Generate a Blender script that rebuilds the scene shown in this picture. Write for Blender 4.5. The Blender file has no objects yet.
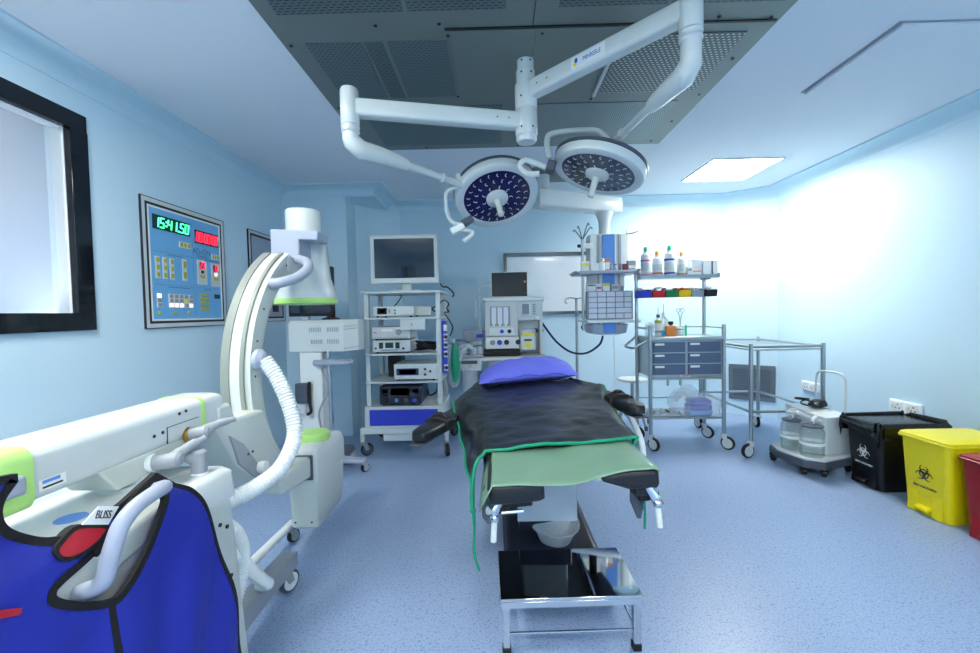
import bpy, bmesh, math, random
from mathutils import Vector as V, Matrix as M, Quaternion, geometry, noise
random.seed(7)
SC = bpy.context.scene
COL = SC.collection
PI = math.pi
R = math.radians

# ------------------------------------------------------------------ materials
def lin(c):
    r = []
    for v in c:
        v = v / 255.0
        r.append(v / 12.92 if v <= 0.04045 else ((v + 0.055) / 1.055) ** 2.4)
    return (r[0], r[1], r[2], 1)

def mat(name, col, rough=0.5, metal=0.0, var=0.04, scale=30.0, bump=0.0, bscale=80.0, alpha=1.0, trans=0.0, emit=0.0, spec=0.5, coat=0.0, ior=1.45):
    m = bpy.data.materials.new(name)
    m.use_nodes = True
    nt = m.node_tree
    b = nt.nodes['Principled BSDF']
    c = lin(col)
    b.inputs['Metallic'].default_value = metal
    b.inputs['Alpha'].default_value = alpha
    b.inputs['Transmission Weight'].default_value = trans
    b.inputs['Specular IOR Level'].default_value = spec
    b.inputs['Coat Weight'].default_value = coat
    b.inputs['IOR'].default_value = ior
    tc = nt.nodes.new('ShaderNodeTexCoord')
    nz = nt.nodes.new('ShaderNodeTexNoise')
    nz.inputs['Scale'].default_value = scale
    nz.inputs['Detail'].default_value = 3
    nt.links.new(tc.outputs['Object'], nz.inputs['Vector'])
    ramp = nt.nodes.new('ShaderNodeMixRGB')
    ramp.inputs['Color1'].default_value = tuple(max(0, v * (1 - var)) for v in c[:3]) + (1,)
    ramp.inputs['Color2'].default_value = tuple(min(1, v * (1 + var)) for v in c[:3]) + (1,)
    nt.links.new(nz.outputs['Fac'], ramp.inputs['Fac'])
    nt.links.new(ramp.outputs['Color'], b.inputs['Base Color'])
    mr = nt.nodes.new('ShaderNodeMapRange')
    mr.inputs['To Min'].default_value = max(0.0, rough * 0.9)
    mr.inputs['To Max'].default_value = min(1.0, rough * 1.1)
    nt.links.new(nz.outputs['Fac'], mr.inputs['Value'])
    nt.links.new(mr.outputs['Result'], b.inputs['Roughness'])
    if emit > 0:
        b.inputs['Emission Color'].default_value = c
        b.inputs['Emission Strength'].default_value = emit
    if bump > 0:
        n2 = nt.nodes.new('ShaderNodeTexNoise')
        n2.inputs['Scale'].default_value = bscale
        n2.inputs['Detail'].default_value = 4
        nt.links.new(tc.outputs['Object'], n2.inputs['Vector'])
        bp = nt.nodes.new('ShaderNodeBump')
        bp.inputs['Strength'].default_value = bump
        bp.inputs['Distance'].default_value = 0.01
        nt.links.new(n2.outputs['Fac'], bp.inputs['Height'])
        nt.links.new(bp.outputs['Normal'], b.inputs['Normal'])
    return m

def perforated(name, base, hole, rough, bw, rh, mortar, metal=0.6, offset=0.5):
    m = mat(name, base, rough, metal)
    nt = m.node_tree
    b = nt.nodes['Principled BSDF']
    tc = nt.nodes.new('ShaderNodeTexCoord')
    br = nt.nodes.new('ShaderNodeTexBrick')
    br.offset = offset
    br.inputs['Color1'].default_value = lin(hole)
    br.inputs['Color2'].default_value = lin(hole)
    br.inputs['Mortar'].default_value = lin(base)
    br.inputs['Scale'].default_value = 1.0
    br.inputs['Brick Width'].default_value = bw
    br.inputs['Row Height'].default_value = rh
    br.inputs['Mortar Size'].default_value = mortar
    br.inputs['Mortar Smooth'].default_value = 0.1
    nt.links.new(tc.outputs['Object'], br.inputs['Vector'])
    nt.links.new(br.outputs['Color'], b.inputs['Base Color'])
    mr = nt.nodes.new('ShaderNodeMath'); mr.operation = 'MULTIPLY'; mr.inputs[1].default_value = metal
    nt.links.new(br.outputs['Fac'], mr.inputs[0])
    nt.links.new(mr.outputs[0], b.inputs['Metallic'])
    return m

def floor_mat():
    m = mat('vinyl_floor', (146, 167, 200), 0.36, var=0.05, scale=2.5)
    nt = m.node_tree
    b = nt.nodes['Principled BSDF']
    base = b.inputs['Base Color'].links[0].from_socket
    tc = nt.nodes.new('ShaderNodeTexCoord')
    last = base
    for sc, lo, hi, col in ((130, 0.56, 0.72, (98, 122, 170)), (190, 0.58, 0.72, (170, 190, 218)), (70, 0.62, 0.74, (108, 134, 180))):
        nz = nt.nodes.new('ShaderNodeTexNoise')
        nz.inputs['Scale'].default_value = sc
        nz.inputs['Detail'].default_value = 1
        nt.links.new(tc.outputs['Object'], nz.inputs['Vector'])
        rp = nt.nodes.new('ShaderNodeMapRange')
        rp.inputs['From Min'].default_value = lo
        rp.inputs['From Max'].default_value = hi
        nt.links.new(nz.outputs['Fac'], rp.inputs['Value'])
        mx = nt.nodes.new('ShaderNodeMixRGB')
        mx.inputs['Color2'].default_value = lin(col)
        nt.links.new(rp.outputs['Result'], mx.inputs['Fac'])
        nt.links.new(last, mx.inputs['Color1'])
        last = mx.outputs['Color']
    nt.links.new(last, b.inputs['Base Color'])
    return m

K = {}
def defmats():
    K['wall'] = mat('wall_paint_blue', (194, 220, 234), 0.5, var=0.015, scale=3, bump=0.03, bscale=300)
    K['ceil'] = mat('ceiling_paint', (220, 226, 234), 0.75, var=0.01, scale=3)
    K['floor'] = floor_mat()
    K['steelceil'] = mat('brushed_ceiling_steel', (124, 134, 132), 0.45, 0.45, var=0.06, scale=4)
    K['perf_dark'] = perforated('perforated_dark_steel', (104, 120, 124), (16, 24, 28), 0.45, 0.030, 0.0150, 0.0055)
    K['perf_grey'] = perforated('perforated_grey_steel', (112, 128, 132), (44, 56, 60), 0.45, 0.024, 0.0130, 0.0045)
    K['perf_pale'] = perforated('perforated_pale_steel', (92, 102, 102), (240, 244, 246), 0.45, 0.026, 0.0190, 0.0075)
    K['perf_mesh'] = perforated('perforated_fine_steel', (118, 132, 134), (176, 190, 194), 0.45, 0.013, 0.0140, 0.0045)
    K['white'] = mat('white_plastic', (226, 231, 231), 0.35, var=0.015)
    K['enamel'] = mat('white_enamel', (206, 213, 213), 0.25, var=0.01, coat=0.2)
    K['cream'] = mat('cream_white_shell', (196, 203, 198), 0.32, var=0.012)
    K['greygreen'] = mat('pale_grey_rail', (142, 148, 140), 0.35, 0.1)
    K['grey'] = mat('mid_grey_plastic', (150, 156, 164), 0.45)
    K['lav'] = mat('lavender_grey_plastic', (160, 168, 186), 0.38)
    K['dgrey'] = mat('dark_grey_plastic', (74, 82, 94), 0.45)
    K['cart'] = mat('pale_grey_cart_metal', (200, 208, 210), 0.35, 0.1)
    K['device'] = mat('device_case_grey', (206, 212, 212), 0.4)
    K['lime'] = mat('lime_green_trim', (178, 226, 128), 0.4)
    K['black'] = mat('black_plastic', (14, 16, 20), 0.4)
    K['blackgloss'] = mat('gloss_black_glass', (6, 12, 20), 0.12, coat=0.3)
    K['rubber'] = mat('black_rubber', (20, 20, 24), 0.6)
    K['vinyl'] = mat('black_vinyl_pad', (24, 27, 32), 0.38, bump=0.08, bscale=60)
    K['drape'] = mat('black_rubber_sheet', (19, 22, 26), 0.31, var=0.2, scale=9, bump=0.7, bscale=12)
    K['greensheet'] = mat('sage_green_sheet', (112, 146, 124), 0.3, var=0.05, scale=8, bump=0.2, bscale=16)
    K['greentrim'] = mat('green_binding_tape', (16, 138, 104), 0.6)
    K['greenbag'] = mat('green_rubber_bag', (28, 158, 116), 0.45)
    K['pillow'] = mat('periwinkle_pillow_cloth', (104, 112, 222), 0.7, bump=0.15, bscale=26)
    K['navy'] = mat('navy_base_cover', (24, 30, 46), 0.4)
    K['chrome'] = mat('chrome', (205, 210, 214), 0.12, 1.0, var=0.02)
    K['mirror'] = mat('polished_steel_top', (205, 208, 210), 0.045, 1.0, var=0.01, scale=4)
    K['steel'] = mat('brushed_steel', (176, 182, 184), 0.3, 1.0, var=0.06)
    K['dsteel'] = mat('dark_steel_bar', (112, 118, 122), 0.32, 0.9)
    K['apron'] = mat('cobalt_apron_cloth', (27, 38, 150), 0.55, var=0.08, scale=12, bump=0.12, bscale=30)
    K['tape'] = mat('black_binding_tape', (14, 14, 18), 0.75, bump=0.2, bscale=200)
    K['red'] = mat('red_cloth', (176, 26, 44), 0.6)
    K['label'] = mat('white_label', (236, 238, 238), 0.5)
    K['ink'] = mat('dark_ink', (36, 42, 54), 0.6)
    K['inkblue'] = mat('blue_ink', (40, 70, 190), 0.6)
    K['inkgrey'] = mat('faint_grey_ink', (92, 116, 148), 0.6)
    K['inkpink'] = mat('pink_ink', (214, 90, 160), 0.6)
    K['inkorange'] = mat('orange_ink', (232, 130, 80), 0.6)
    K['panelblue'] = mat('panel_face_blue', (112, 176, 224), 0.4)
    K['alu'] = mat('aluminium_trim', (206, 212, 215), 0.35, 0.15)
    K['ledgreen'] = mat('green_led', (60, 255, 150), 0.5, emit=2.6)
    K['ledred'] = mat('red_led', (255, 36, 60), 0.5, emit=2.0)
    K['ledwhite'] = mat('pink_white_led', (255, 190, 180), 0.5, emit=1.2)
    K['segdark'] = mat('unlit_green_display', (10, 52, 44), 0.3)
    K['segred'] = mat('unlit_red_display', (70, 8, 24), 0.3)
    K['olive'] = mat('olive_key', (176, 176, 60), 0.5)
    K['yellow'] = mat('yellow_plastic', (238, 222, 18), 0.32)
    K['binyellow'] = mat('bin_yellow_plastic', (232, 214, 10), 0.34, var=0.03)
    K['binblack'] = mat('bin_black_plastic', (9, 11, 15), 0.36)
    K['binred'] = mat('bin_red_plastic', (150, 16, 26), 0.34)
    K['bag'] = mat('black_bin_bag', (14, 17, 20), 0.22, bump=0.5, bscale=22)
    K['blueplastic'] = mat('blue_plastic', (46, 62, 190), 0.4)
    K['bluepanel'] = mat('sky_blue_panel', (92, 146, 222), 0.4)
    K['slate'] = mat('slate_drawer_front', (84, 100, 126), 0.42)
    K['screen'] = mat('dark_screen', (26, 38, 56), 0.07, spec=0.7, coat=0.5)
    K['screen2'] = mat('lcd_blue_grey', (48, 62, 104), 0.15)
    K['screen3'] = mat('lcd_pale_grey', (130, 142, 156), 0.2)
    K['screendark'] = mat('dark_monitor_screen', (10, 18, 26), 0.35)
    K['lens'] = mat('navy_lamp_lens', (20, 26, 64), 0.16, coat=0.3)
    K['lens2'] = mat('reflecting_lamp_lens', (48, 60, 84), 0.08, coat=0.4)  # greyer than the twin lens: a reflection put into its colour
    K['ledoff'] = mat('led_lenslet', (206, 214, 228), 0.3)
    K['ledpanel'] = mat('lit_ceiling_panel', (255, 253, 244), 0.5, emit=27.0)
    K['ledpanel_unseen'] = mat('lit_panel_unseen', (255, 253, 244), 0.5, emit=23.0)
    K['glass'] = mat('jar_glass', (228, 244, 240), 0.05, trans=0.9, alpha=0.5, ior=1.3)
    K['clear'] = mat('clear_plastic', (222, 232, 238), 0.25, alpha=0.3)
    K['clearb'] = mat('frosted_plastic', (214, 222, 228), 0.3, alpha=0.46)
    K['frost'] = mat('pale_board', (224, 232, 240), 0.18, coat=0.2)
    K['vent'] = mat('grey_vent_metal', (104, 116, 126), 0.45, 0.3)
    K['ventmesh'] = perforated('vent_mesh', (96, 108, 118), (34, 42, 50), 0.5, 0.030, 0.022, 0.008, 0.3)
    K['boxwall'] = mat('window_box_paint', (150, 164, 190), 0.7)
    K['amber'] = mat('amber_box', (214, 128, 56), 0.5)
    K['teal'] = mat('teal_box', (50, 150, 180), 0.5)
    K['binred2'] = mat('red_small_bin', (206, 34, 46), 0.4)
    K['bingreen'] = mat('green_small_bin', (24, 130, 84), 0.4)
    K['binyel2'] = mat('yellow_small_bin', (240, 196, 20), 0.4)
    K['bingrey'] = mat('grey_small_bin', (150, 160, 172), 0.4)
    K['gold'] = mat('brass_joint', (176, 138, 60), 0.35, 0.8)
    K['pocket'] = mat('pale_drawer_front', (214, 218, 232), 0.4)
    K['darkcase'] = mat('dark_blue_case', (36, 48, 84), 0.4)
    K['navyhose'] = mat('navy_hose', (24, 32, 84), 0.4)
    K['greencap'] = mat('mint_cap', (40, 200, 150), 0.45)
    K['orangecap'] = mat('orange_cap', (246, 164, 96), 0.45)
defmats()

# ------------------------------------------------------------------ mesh builder
class MB:
    def __init__(s):
        s.bm = bmesh.new()
        s.mi = 0
    def verts(s, pts):
        return [s.bm.verts.new(p) for p in pts]
    def face(s, vs):
        try:
            f = s.bm.faces.new(vs)
            f.material_index = s.mi
            return f
        except ValueError:
            return None
    def loft(s, rings, close=True, cap0=True, cap1=True, loop=False):
        rv = [s.verts(r) for r in rings]
        n = len(rv[0])
        pairs = list(zip(rv[:-1], rv[1:]))
        if loop:
            pairs.append((rv[-1], rv[0]))
        for a, b in pairs:
            for i in range(n if close else n - 1):
                j = (i + 1) % n
                s.face((a[i], a[j], b[j], b[i]))
        if close and not loop:
            if cap0: s.face(list(reversed(rv[0])))
            if cap1: s.face(rv[-1])
        return s
    def box(s, c, d, X=None):
        x, y, z = d[0] / 2, d[1] / 2, d[2] / 2
        pts = [V((a * x, b * y, e * z)) for e in (-1, 1) for a, b in ((-1, -1), (1, -1), (1, 1), (-1, 1))]
        if X is not None: pts = [X @ p for p in pts]
        pts = [p + V(c) for p in pts]
        return s.loft([pts[:4], pts[4:]])
    def bb(s, lo, hi):
        return s.box([(a + b) / 2 for a, b in zip(lo, hi)], [abs(b - a) for a, b in zip(lo, hi)])
    def prism(s, poly, fn, a, b):
        """poly 2d (u,v); fn(u,v,w)->point; extruded from w=a to w=b"""
        return s.loft([[V(fn(u, v, a)) for u, v in poly], [V(fn(u, v, b)) for u, v in poly]])
    def cyl(s, p0, p1, r0, r1=None, n=20):
        r1 = r0 if r1 is None else r1
        p0, p1 = V(p0), V(p1)
        a, b = basis(p1 - p0)
        rg = lambda p, r: [p + (a * math.cos(2 * PI * i / n) + b * math.sin(2 * PI * i / n)) * r for i in range(n)]
        return s.loft([rg(p0, r0), rg(p1, r1)])
    def lathe(s, prof, o=(0, 0, 0), ax=(0, 0, 1), n=32, cap=True):
        o, ax = V(o), V(ax).normalized()
        a, b = basis(ax)
        rings = [[o + ax * h + (a * math.cos(2 * PI * i / n) + b * math.sin(2 * PI * i / n)) * max(r, 1e-4) for i in range(n)] for r, h in prof]
        return s.loft(rings, cap0=cap, cap1=cap)
    def tube(s, pts, r, n=10, loop=False, sub=0, cap=True):
        pts = [V(p) for p in pts]
        if sub: pts = smooth_path(pts, sub, loop)
        rr = r if isinstance(r, (list, tuple)) else [r] * len(pts)
        if len(rr) != len(pts):
            rr = [rr[min(len(rr) - 1, int(i * len(rr) / len(pts)))] for i in range(len(pts))]
        rings = []
        prev = None
        m = len(pts)
        for i in range(m):
            if loop: t = pts[(i + 1) % m] - pts[i - 1]
            else: t = pts[min(i + 1, m - 1)] - pts[max(i - 1, 0)]
            if t.length < 1e-9: t = V((0, 0, 1))
            t.normalize()
            if prev is None: a, b = basis(t)
            else:
                a = prev - t * prev.dot(t)
                if a.length < 1e-6: a, b = basis(t)
                a.normalize(); b = t.cross(a)
            prev = a
            rings.append([pts[i] + (a * math.cos(2 * PI * k / n) + b * math.sin(2 * PI * k / n)) * rr[i] for k in range(n)])
        return s.loft(rings, loop=loop, cap0=cap, cap1=cap)
    def sph(s, c, r, n=14, sc=(1, 1, 1)):
        k = n // 2
        rings = []
        for j in range(k + 1):
            th = PI * j / k
            q = max(math.sin(th), 1e-3)
            rings.append([V((c[0] + r * sc[0] * q * math.cos(2 * PI * i / n), c[1] + r * sc[1] * q * math.sin(2 * PI * i / n), c[2] - r * sc[2] * math.cos(th))) for i in range(n)])
        return s.loft(rings)
    def grid(s, fn, nu, nv):
        vs = [[s.bm.verts.new(fn(i / nu, j / nv)) for j in range(nv + 1)] for i in range(nu + 1)]
        for i in range(nu):
            for j in range(nv):
                s.face((vs[i][j], vs[i + 1][j], vs[i + 1][j + 1], vs[i][j + 1]))
        return s

def basis(t):
    t = V(t).normalized()
    h = V((0, 0, 1)) if abs(t.z) < 0.9 else V((1, 0, 0))
    a = h.cross(t).normalized()
    return a, t.cross(a)

def smooth_path(p, k, loop=False):
    out = []
    n = len(p)
    rng = n if loop else n - 1
    for i in range(rng):
        if loop: a, b, c, d = p[i - 1], p[i], p[(i + 1) % n], p[(i + 2) % n]
        else: a, b, c, d = p[max(i - 1, 0)], p[i], p[i + 1], p[min(i + 2, n - 1)]
        for j in range(k):
            t = j / k
            out.append(0.5 * ((2 * b) + (c - a) * t + (2 * a - 5 * b + 4 * c - d) * t * t + (3 * b - a - 3 * c + d) * t ** 3))
    if not loop: out.append(p[-1].copy())
    return out

def rrect(w, d, r, n=4, cx=0, cy=0):
    o = []
    for sx, sy, a0 in ((1, 1, 0), (-1, 1, 90), (-1, -1, 180), (1, -1, 270)):
        for i in range(n + 1):
            a = R(a0 + 90 * i / n)
            o.append((cx + sx * (w / 2 - r) + r * math.cos(a), cy + sy * (d / 2 - r) + r * math.sin(a)))
    return o

ROOTM = {}
def obj(name, mb, m, parent=None, bev=0.0, ang=35, world=False, solid=0.0, sub=0):
    bm = mb.bm
    bmesh.ops.remove_doubles(bm, verts=bm.verts, dist=1e-6)
    bmesh.ops.recalc_face_normals(bm, faces=bm.faces)
    me = bpy.data.meshes.new(name)
    bm.to_mesh(me); bm.free()
    for q in (m if isinstance(m, (list, tuple)) else [m]):
        me.materials.append(K[q] if isinstance(q, str) else q)
    if ang:
        me.polygons.foreach_set('use_smooth', [True] * len(me.polygons))
        me.set_sharp_from_angle(angle=R(ang))
    o = bpy.data.objects.new(name, me)
    COL.objects.link(o)
    if solid:
        md = o.modifiers.new('thick', 'SOLIDIFY'); md.thickness = solid; md.offset = 0
    if sub:
        md = o.modifiers.new('sub', 'SUBSURF'); md.levels = sub; md.render_levels = sub
    if bev:
        md = o.modifiers.new('bevel', 'BEVEL'); md.width = bev; md.segments = 2; md.limit_method = 'ANGLE'; md.angle_limit = R(40)
    if parent is not None:
        o.parent = parent
        if world:
            o.matrix_parent_inverse = ROOTM.get(parent.name, M.Identity(4)).inverted()
    ROOTM[o.name] = M.Identity(4) if world or parent is None else ROOTM.get(parent.name, M.Identity(4)).copy()
    return o

def tag(o, label, cat, group=None, kind=None):
    if label: o['label'] = label
    if cat: o['category'] = cat
    if group: o['group'] = group
    if kind: o['kind'] = kind
    return o

def thing(name, label, cat, loc=(0, 0, 0), rz=0.0, group=None):
    o = bpy.data.objects.new(name, None)
    COL.objects.link(o)
    o.empty_display_size = 0.05
    o.location = loc
    o.rotation_euler = (0, 0, rz)
    ROOTM[o.name] = M.Translation(V(loc)) @ M.Rotation(rz, 4, 'Z')
    return tag(o, label, cat, group)

def copy_tree(o, loc, rz=None, label=None, name=None):
    r = o.copy(); COL.objects.link(r)
    r.location = loc
    if rz is not None: r.rotation_euler = (0, 0, rz)
    if label: r['label'] = label
    ROOTM[r.name] = M.Translation(V(loc)) @ M.Rotation(r.rotation_euler[2], 4, 'Z')
    for ch in list(o.children):
        c = ch.copy(); COL.objects.link(c); c.parent = r
        for g in list(ch.children):
            d = g.copy(); COL.objects.link(d); d.parent = c
    return r

def text(name, s, size, m, X, parent=None, align='CENTER', ext=0.0008, world=True, squash=1.0):
    cu = bpy.data.curves.new('t', 'FONT')
    cu.body = s; cu.size = size; cu.extrude = ext; cu.align_x = align; cu.align_y = 'CENTER'
    t = bpy.data.objects.new('t', cu)
    COL.objects.link(t)
    bpy.context.view_layer.update()
    me = bpy.data.meshes.new_from_object(t.evaluated_get(bpy.context.evaluated_depsgraph_get()))
    bpy.data.objects.remove(t); bpy.data.curves.remove(cu)
    me.transform(X @ M.Diagonal((squash, 1, 1, 1)))
    me.name = name
    me.materials.clear(); me.materials.append(K[m])
    o = bpy.data.objects.new(name, me); COL.objects.link(o)
    if parent is not None:
        o.parent = parent
        if world: o.matrix_parent_inverse = ROOTM.get(parent.name, M.Identity(4)).inverted()
    ROOTM[o.name] = M.Identity(4)
    return o

def frame(o, x, y):
    """4x4 with local x, y axes along given world vectors, at o"""
    x = V(x).normalized(); y = V(y).normalized(); z = x.cross(y)
    return M(((x.x, y.x, z.x, o[0]), (x.y, y.y, z.y, o[1]), (x.z, y.z, z.z, o[2]), (0, 0, 0, 1)))

def castor(parent, x, y, top, r=0.05, rz=0.0, mf='enamel', mt='rubber', mh='enamel', w=0.024, world=False):
    """fork + swivel as the part 'castor', its wheel as sub-part"""
    D = V((math.cos(rz), math.sin(rz), 0)); S = V((-D.y, D.x, 0))
    ax = V((x, y, 0)) + D * r * 0.55 + V((0, 0, r))
    f = MB()
    f.cyl((x, y, 2 * r + 0.004), (x, y, top), 0.014, n=12)
    f.lathe([(0.022, 2 * r + 0.002), (0.026, 2 * r + 0.012), (0.02, 2 * r + 0.02)], (x, y, 0), n=14)
    for sgn in (-1, 1):
        o = S * sgn * (w / 2 + 0.005)
        q = [V((x, y, 2 * r + 0.012)) - D * 0.022, V((x, y, 2 * r + 0.012)) + D * 0.026, ax + D * 0.014, ax - D * 0.014 - V((0, 0, 0.006))]
        f.loft([[p + o - S * 0.003 for p in q], [p + o + S * 0.003 for p in q]])
    f.box(V((x, y, 2 * r + 0.010)), (0.05, w + 0.016, 0.012), M.Rotation(rz, 3, 'Z'))
    c = obj('castor', f, mf, parent, bev=0.002, world=world)
    wmb = MB()
    wmb.lathe([(r * 0.74, -w / 2), (r * 0.93, -w / 2), (r, -w / 4), (r, w / 4), (r * 0.93, w / 2), (r * 0.74, w / 2)], ax, S, 24)
    wmb.mi = 1
    wmb.lathe([(r * 0.74, -w / 2 - 0.002), (r * 0.74, w / 2 + 0.002)], ax, S, 24)
    wmb.lathe([(r * 0.2, -w / 2 - 0.006), (r * 0.2, w / 2 + 0.006)], ax, S, 12)
    wo = obj('wheel', wmb, [mt, mh], c)
    if world:
        pass
    return c

def cable(name, pts, r, m, label=None, cat=None, parent=None, group=None, sub=6, world=True, n=8):
    o = obj(name, MB().tube(pts, r, n, sub=sub), m, parent, world=world)
    if label: tag(o, label, cat, group)
    return o

def ribbed(pts, r, amp, pitch, n=14):
    p = smooth_path([V(q) for q in pts], 40)
    L = [0]
    for a, b in zip(p[:-1], p[1:]): L.append(L[-1] + (b - a).length)
    tot = L[-1]
    k = max(8, int(tot / (pitch / 4)))
    out = []; rr = []; j = 0
    for i in range(k + 1):
        t = tot * i / k
        while j < len(L) - 2 and L[j + 1] < t: j += 1
        f = (t - L[j]) / max(L[j + 1] - L[j], 1e-9)
        out.append(p[j].lerp(p[j + 1], f)); rr.append(r + (amp if i % 4 in (1, 2) else -amp))
    return MB().tube(out, rr, n)

def screws(parent, lst, r=.005, m='ink'):
    """each screw head a part of its own: (centre, direction, length)"""
    for c, d, l in lst:
        obj('screw', MB().cyl(V(c), V(c) + V(d).normalized() * l, r, n=8), m, parent, ang=40, world=True)

# ------------------------------------------------------------------ camera
def camera():
    F, H = 420.0, 1.23
    yaw, pit, rol = R(0.72), R(1.963), R(1.15)
    f = V((-math.sin(yaw) * math.cos(pit), math.cos(yaw) * math.cos(pit), -math.sin(pit)))
    r_ = V((math.cos(yaw), math.sin(yaw), 0))
    u = r_.cross(f)
    X = r_ * math.cos(rol) - u * math.sin(rol)
    Y = u * math.cos(rol) + r_ * math.sin(rol)
    Z = -f
    cd = bpy.data.cameras.new('camera')
    cd.sensor_width = 36.0
    cd.lens = F * 36.0 / 980.0
    cd.clip_start = 0.05
    co = bpy.data.objects.new('camera', cd)
    COL.objects.link(co)
    co.matrix_world = M(((X.x, Y.x, Z.x, 0), (X.y, Y.y, Z.y, 0), (X.z, Y.z, Z.z, H), (0, 0, 0, 1)))
    SC.camera = co
camera()

# ------------------------------------------------------------------ room shell
ZC = 2.51
WALL = [('wall_left', (-2.12, -1.6), (-2.12, 4.22)), ('wall_pier', (-2.12, 4.22), (-1.59, 4.22)), ('wall_pier_side', (-1.47, 4.22), (-1.47, 4.5)),
        ('wall_corner_left', (-1.47, 4.5), (-1.08, 4.9)), ('wall_back', (-1.08, 4.9), (2.63, 4.9)), ('wall_corner_right', (2.63, 4.9), (3.06, 4.585)),
        ('wall_right', (3.06, 4.585), (3.06, -1.6)), ('wall_rear', (3.06, -1.6), (-2.12, -1.6))]
def struct(o):
    o['kind'] = 'structure'; return o
def shell():
    for n, a, b in WALL:
        a, b = V((a[0], a[1], 0)), V((b[0], b[1], 0))
        t = (b - a).normalized(); out = V((-t.y, t.x, 0)) * 0.12
        mb = MB()
        def slab(p, q, z0, z1):
            mb.loft([[p + V((0, 0, z0)), q + V((0, 0, z0)), q + out + V((0, 0, z0)), p + out + V((0, 0, z0))],
                     [p + V((0, 0, z1)), q + V((0, 0, z1)), q + out + V((0, 0, z1)), p + out + V((0, 0, z1))]])
        if n == 'wall_left':
            y0, y1, z0, z1 = 0.9, 2.11, 1.25, 2.21
            slab(a, V((-2.12, y0, 0)), 0, ZC); slab(V((-2.12, y1, 0)), b, 0, ZC)
            slab(V((-2.12, y0, 0)), V((-2.12, y1, 0)), 0, z0); slab(V((-2.12, y0, 0)), V((-2.12, y1, 0)), z1, ZC)
        else:
            slab(a, b, 0, ZC)
        struct(obj(n, mb, 'wall', ang=0))
    struct(obj('floor', MB().bb((-2.3, -1.75, -0.1), (3.3, 5.05, 0)), 'floor', ang=0))
    struct(obj('ceiling', MB().bb((-2.3, -1.75, ZC), (3.3, 5.05, ZC + 0.1)), 'ceil', ang=0))
    # soffit boxed in over the back left corner
    struct(obj('trim_1', MB().bb((-1.5, 4.2, 2.405), (-1.18, 4.92, ZC)), 'wall', ang=0))
    # cove moulding round the ceiling
    path = [(-2.12, -1.6), (-2.12, 4.21), (-1.19, 4.21), (-1.19, 4.9), (2.63, 4.9), (3.06, 4.585), (3.06, -1.6)]
    prof = [(0.0, 2.405), (0.004, 2.405)] + [(0.004 + 0.116 * (1 - math.cos(R(a))), 2.405 + 0.093 * math.sin(R(a))) for a in range(0, 91, 10)][1:] + [(0.128, 2.498), (0.128, ZC), (0, ZC)]
    n = len(path)
    rings = []
    for i, p in enumerate(path):
        p = V((p[0], p[1], 0))
        d0 = (p - V((*path[(i - 1) % n], 0))).normalized(); d1 = (V((*path[(i + 1) % n], 0)) - p).normalized()
        n0, n1 = V((d0.y, -d0.x, 0)), V((d1.y, -d1.x, 0))
        m_ = (n0 + n1); m_ = m_ / (m_.dot(n0))
        rings.append([p + m_ * o + V((0, 0, z)) for o, z in prof])
    struct(obj('trim_2', MB().loft(rings, loop=True), 'wall', ang=50))
shell()
# ------------------------------------------------------------------ left wall: viewing window
def windows():
    w = thing('window_1', None, None, (-2.12, 1.5, 1.18)); w['kind'] = 'structure'
    x0, x1 = -2.135, -2.10
    mb = MB()
    Y0, Y1, Z0, Z1 = 0.80, 2.19, 1.178, 2.282
    a, b, c, d = 0.9, 2.10, 1.267, 2.194
    mb.bb((x0, Y0, Z0), (x1, Y1, c)); mb.bb((x0, Y0, d), (x1, Y1, Z1)); mb.bb((x0, Y0, c), (x1, a, d)); mb.bb((x0, b, c), (x1, Y1, d))
    struct(obj('window_frame', mb, 'blackgloss', w, bev=0.002, world=True))
    mb = MB()
    for lo, hi in (((-2.2, a - .04, c - .02), (-2.137, b + .004, c)), ((-2.2, a - .04, d), (-2.137, b + .004, d + .02)), ((-2.2, a - .06, c), (-2.137, a - .04, d)), ((-2.2, b, c - .02), (-2.137, b + .02, d + .02))):
        mb.bb(lo, hi)
    struct(obj('window_jamb', mb, 'white', w, world=True))
    struct(obj('window_pane', MB().bb((-2.152, a - .04, c), (-2.147, b, d)), 'clear', w, world=True))
    # unseen box and lamp added behind the glass to brighten the pane
    mb = MB()
    mb.bb((-2.66, a - .3, c - .2), (-2.64, b + .1, d + .2)); mb.bb((-2.66, a - .3, c - .22), (-2.2, b + .1, c - .2))
    mb.bb((-2.66, a - .3, d + .2), (-2.2, b + .1, d + .22)); mb.bb((-2.66, b + .1, c - .2), (-2.2, b + .12, d + .2)); mb.bb((-2.66, a - .32, c - .2), (-2.2, a - .3, d + .2))
    struct(obj('window_box', mb, 'boxwall', w, world=True))
    ld = bpy.data.lights.new('box_lamp', 'AREA'); ld.shape = 'RECTANGLE'; ld.size = 0.5; ld.size_y = 0.2; ld.energy = 4; ld.color = (0.93, 0.97, 1)
    lo = bpy.data.objects.new('box_lamp', ld); COL.objects.link(lo)
    lo.location = (-2.32, 1.95, c - .16); lo.rotation_euler = (PI, 0, R(90))
    # back wall hatch
    w = thing('window_2', None, None, (0.6, 4.9, 1.2)); w['kind'] = 'structure'
    mb = MB()
    mb.bb((0.115, 4.868, 1.865), (1.30, 4.9, 1.905)); mb.bb((0.115, 4.868, 1.19), (1.30, 4.9, 1.225))
    mb.bb((0.115, 4.868, 1.225), (0.15, 4.9, 1.865)); mb.bb((1.265, 4.868, 1.225), (1.30, 4.9, 1.865))
    struct(obj('window_frame', mb, 'dsteel', w, bev=0.004, world=True))
    struct(obj('window_pane', MB().bb((0.15, 4.885, 1.225), (1.265, 4.9, 1.865)), 'frost', w, world=True))
windows()

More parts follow.
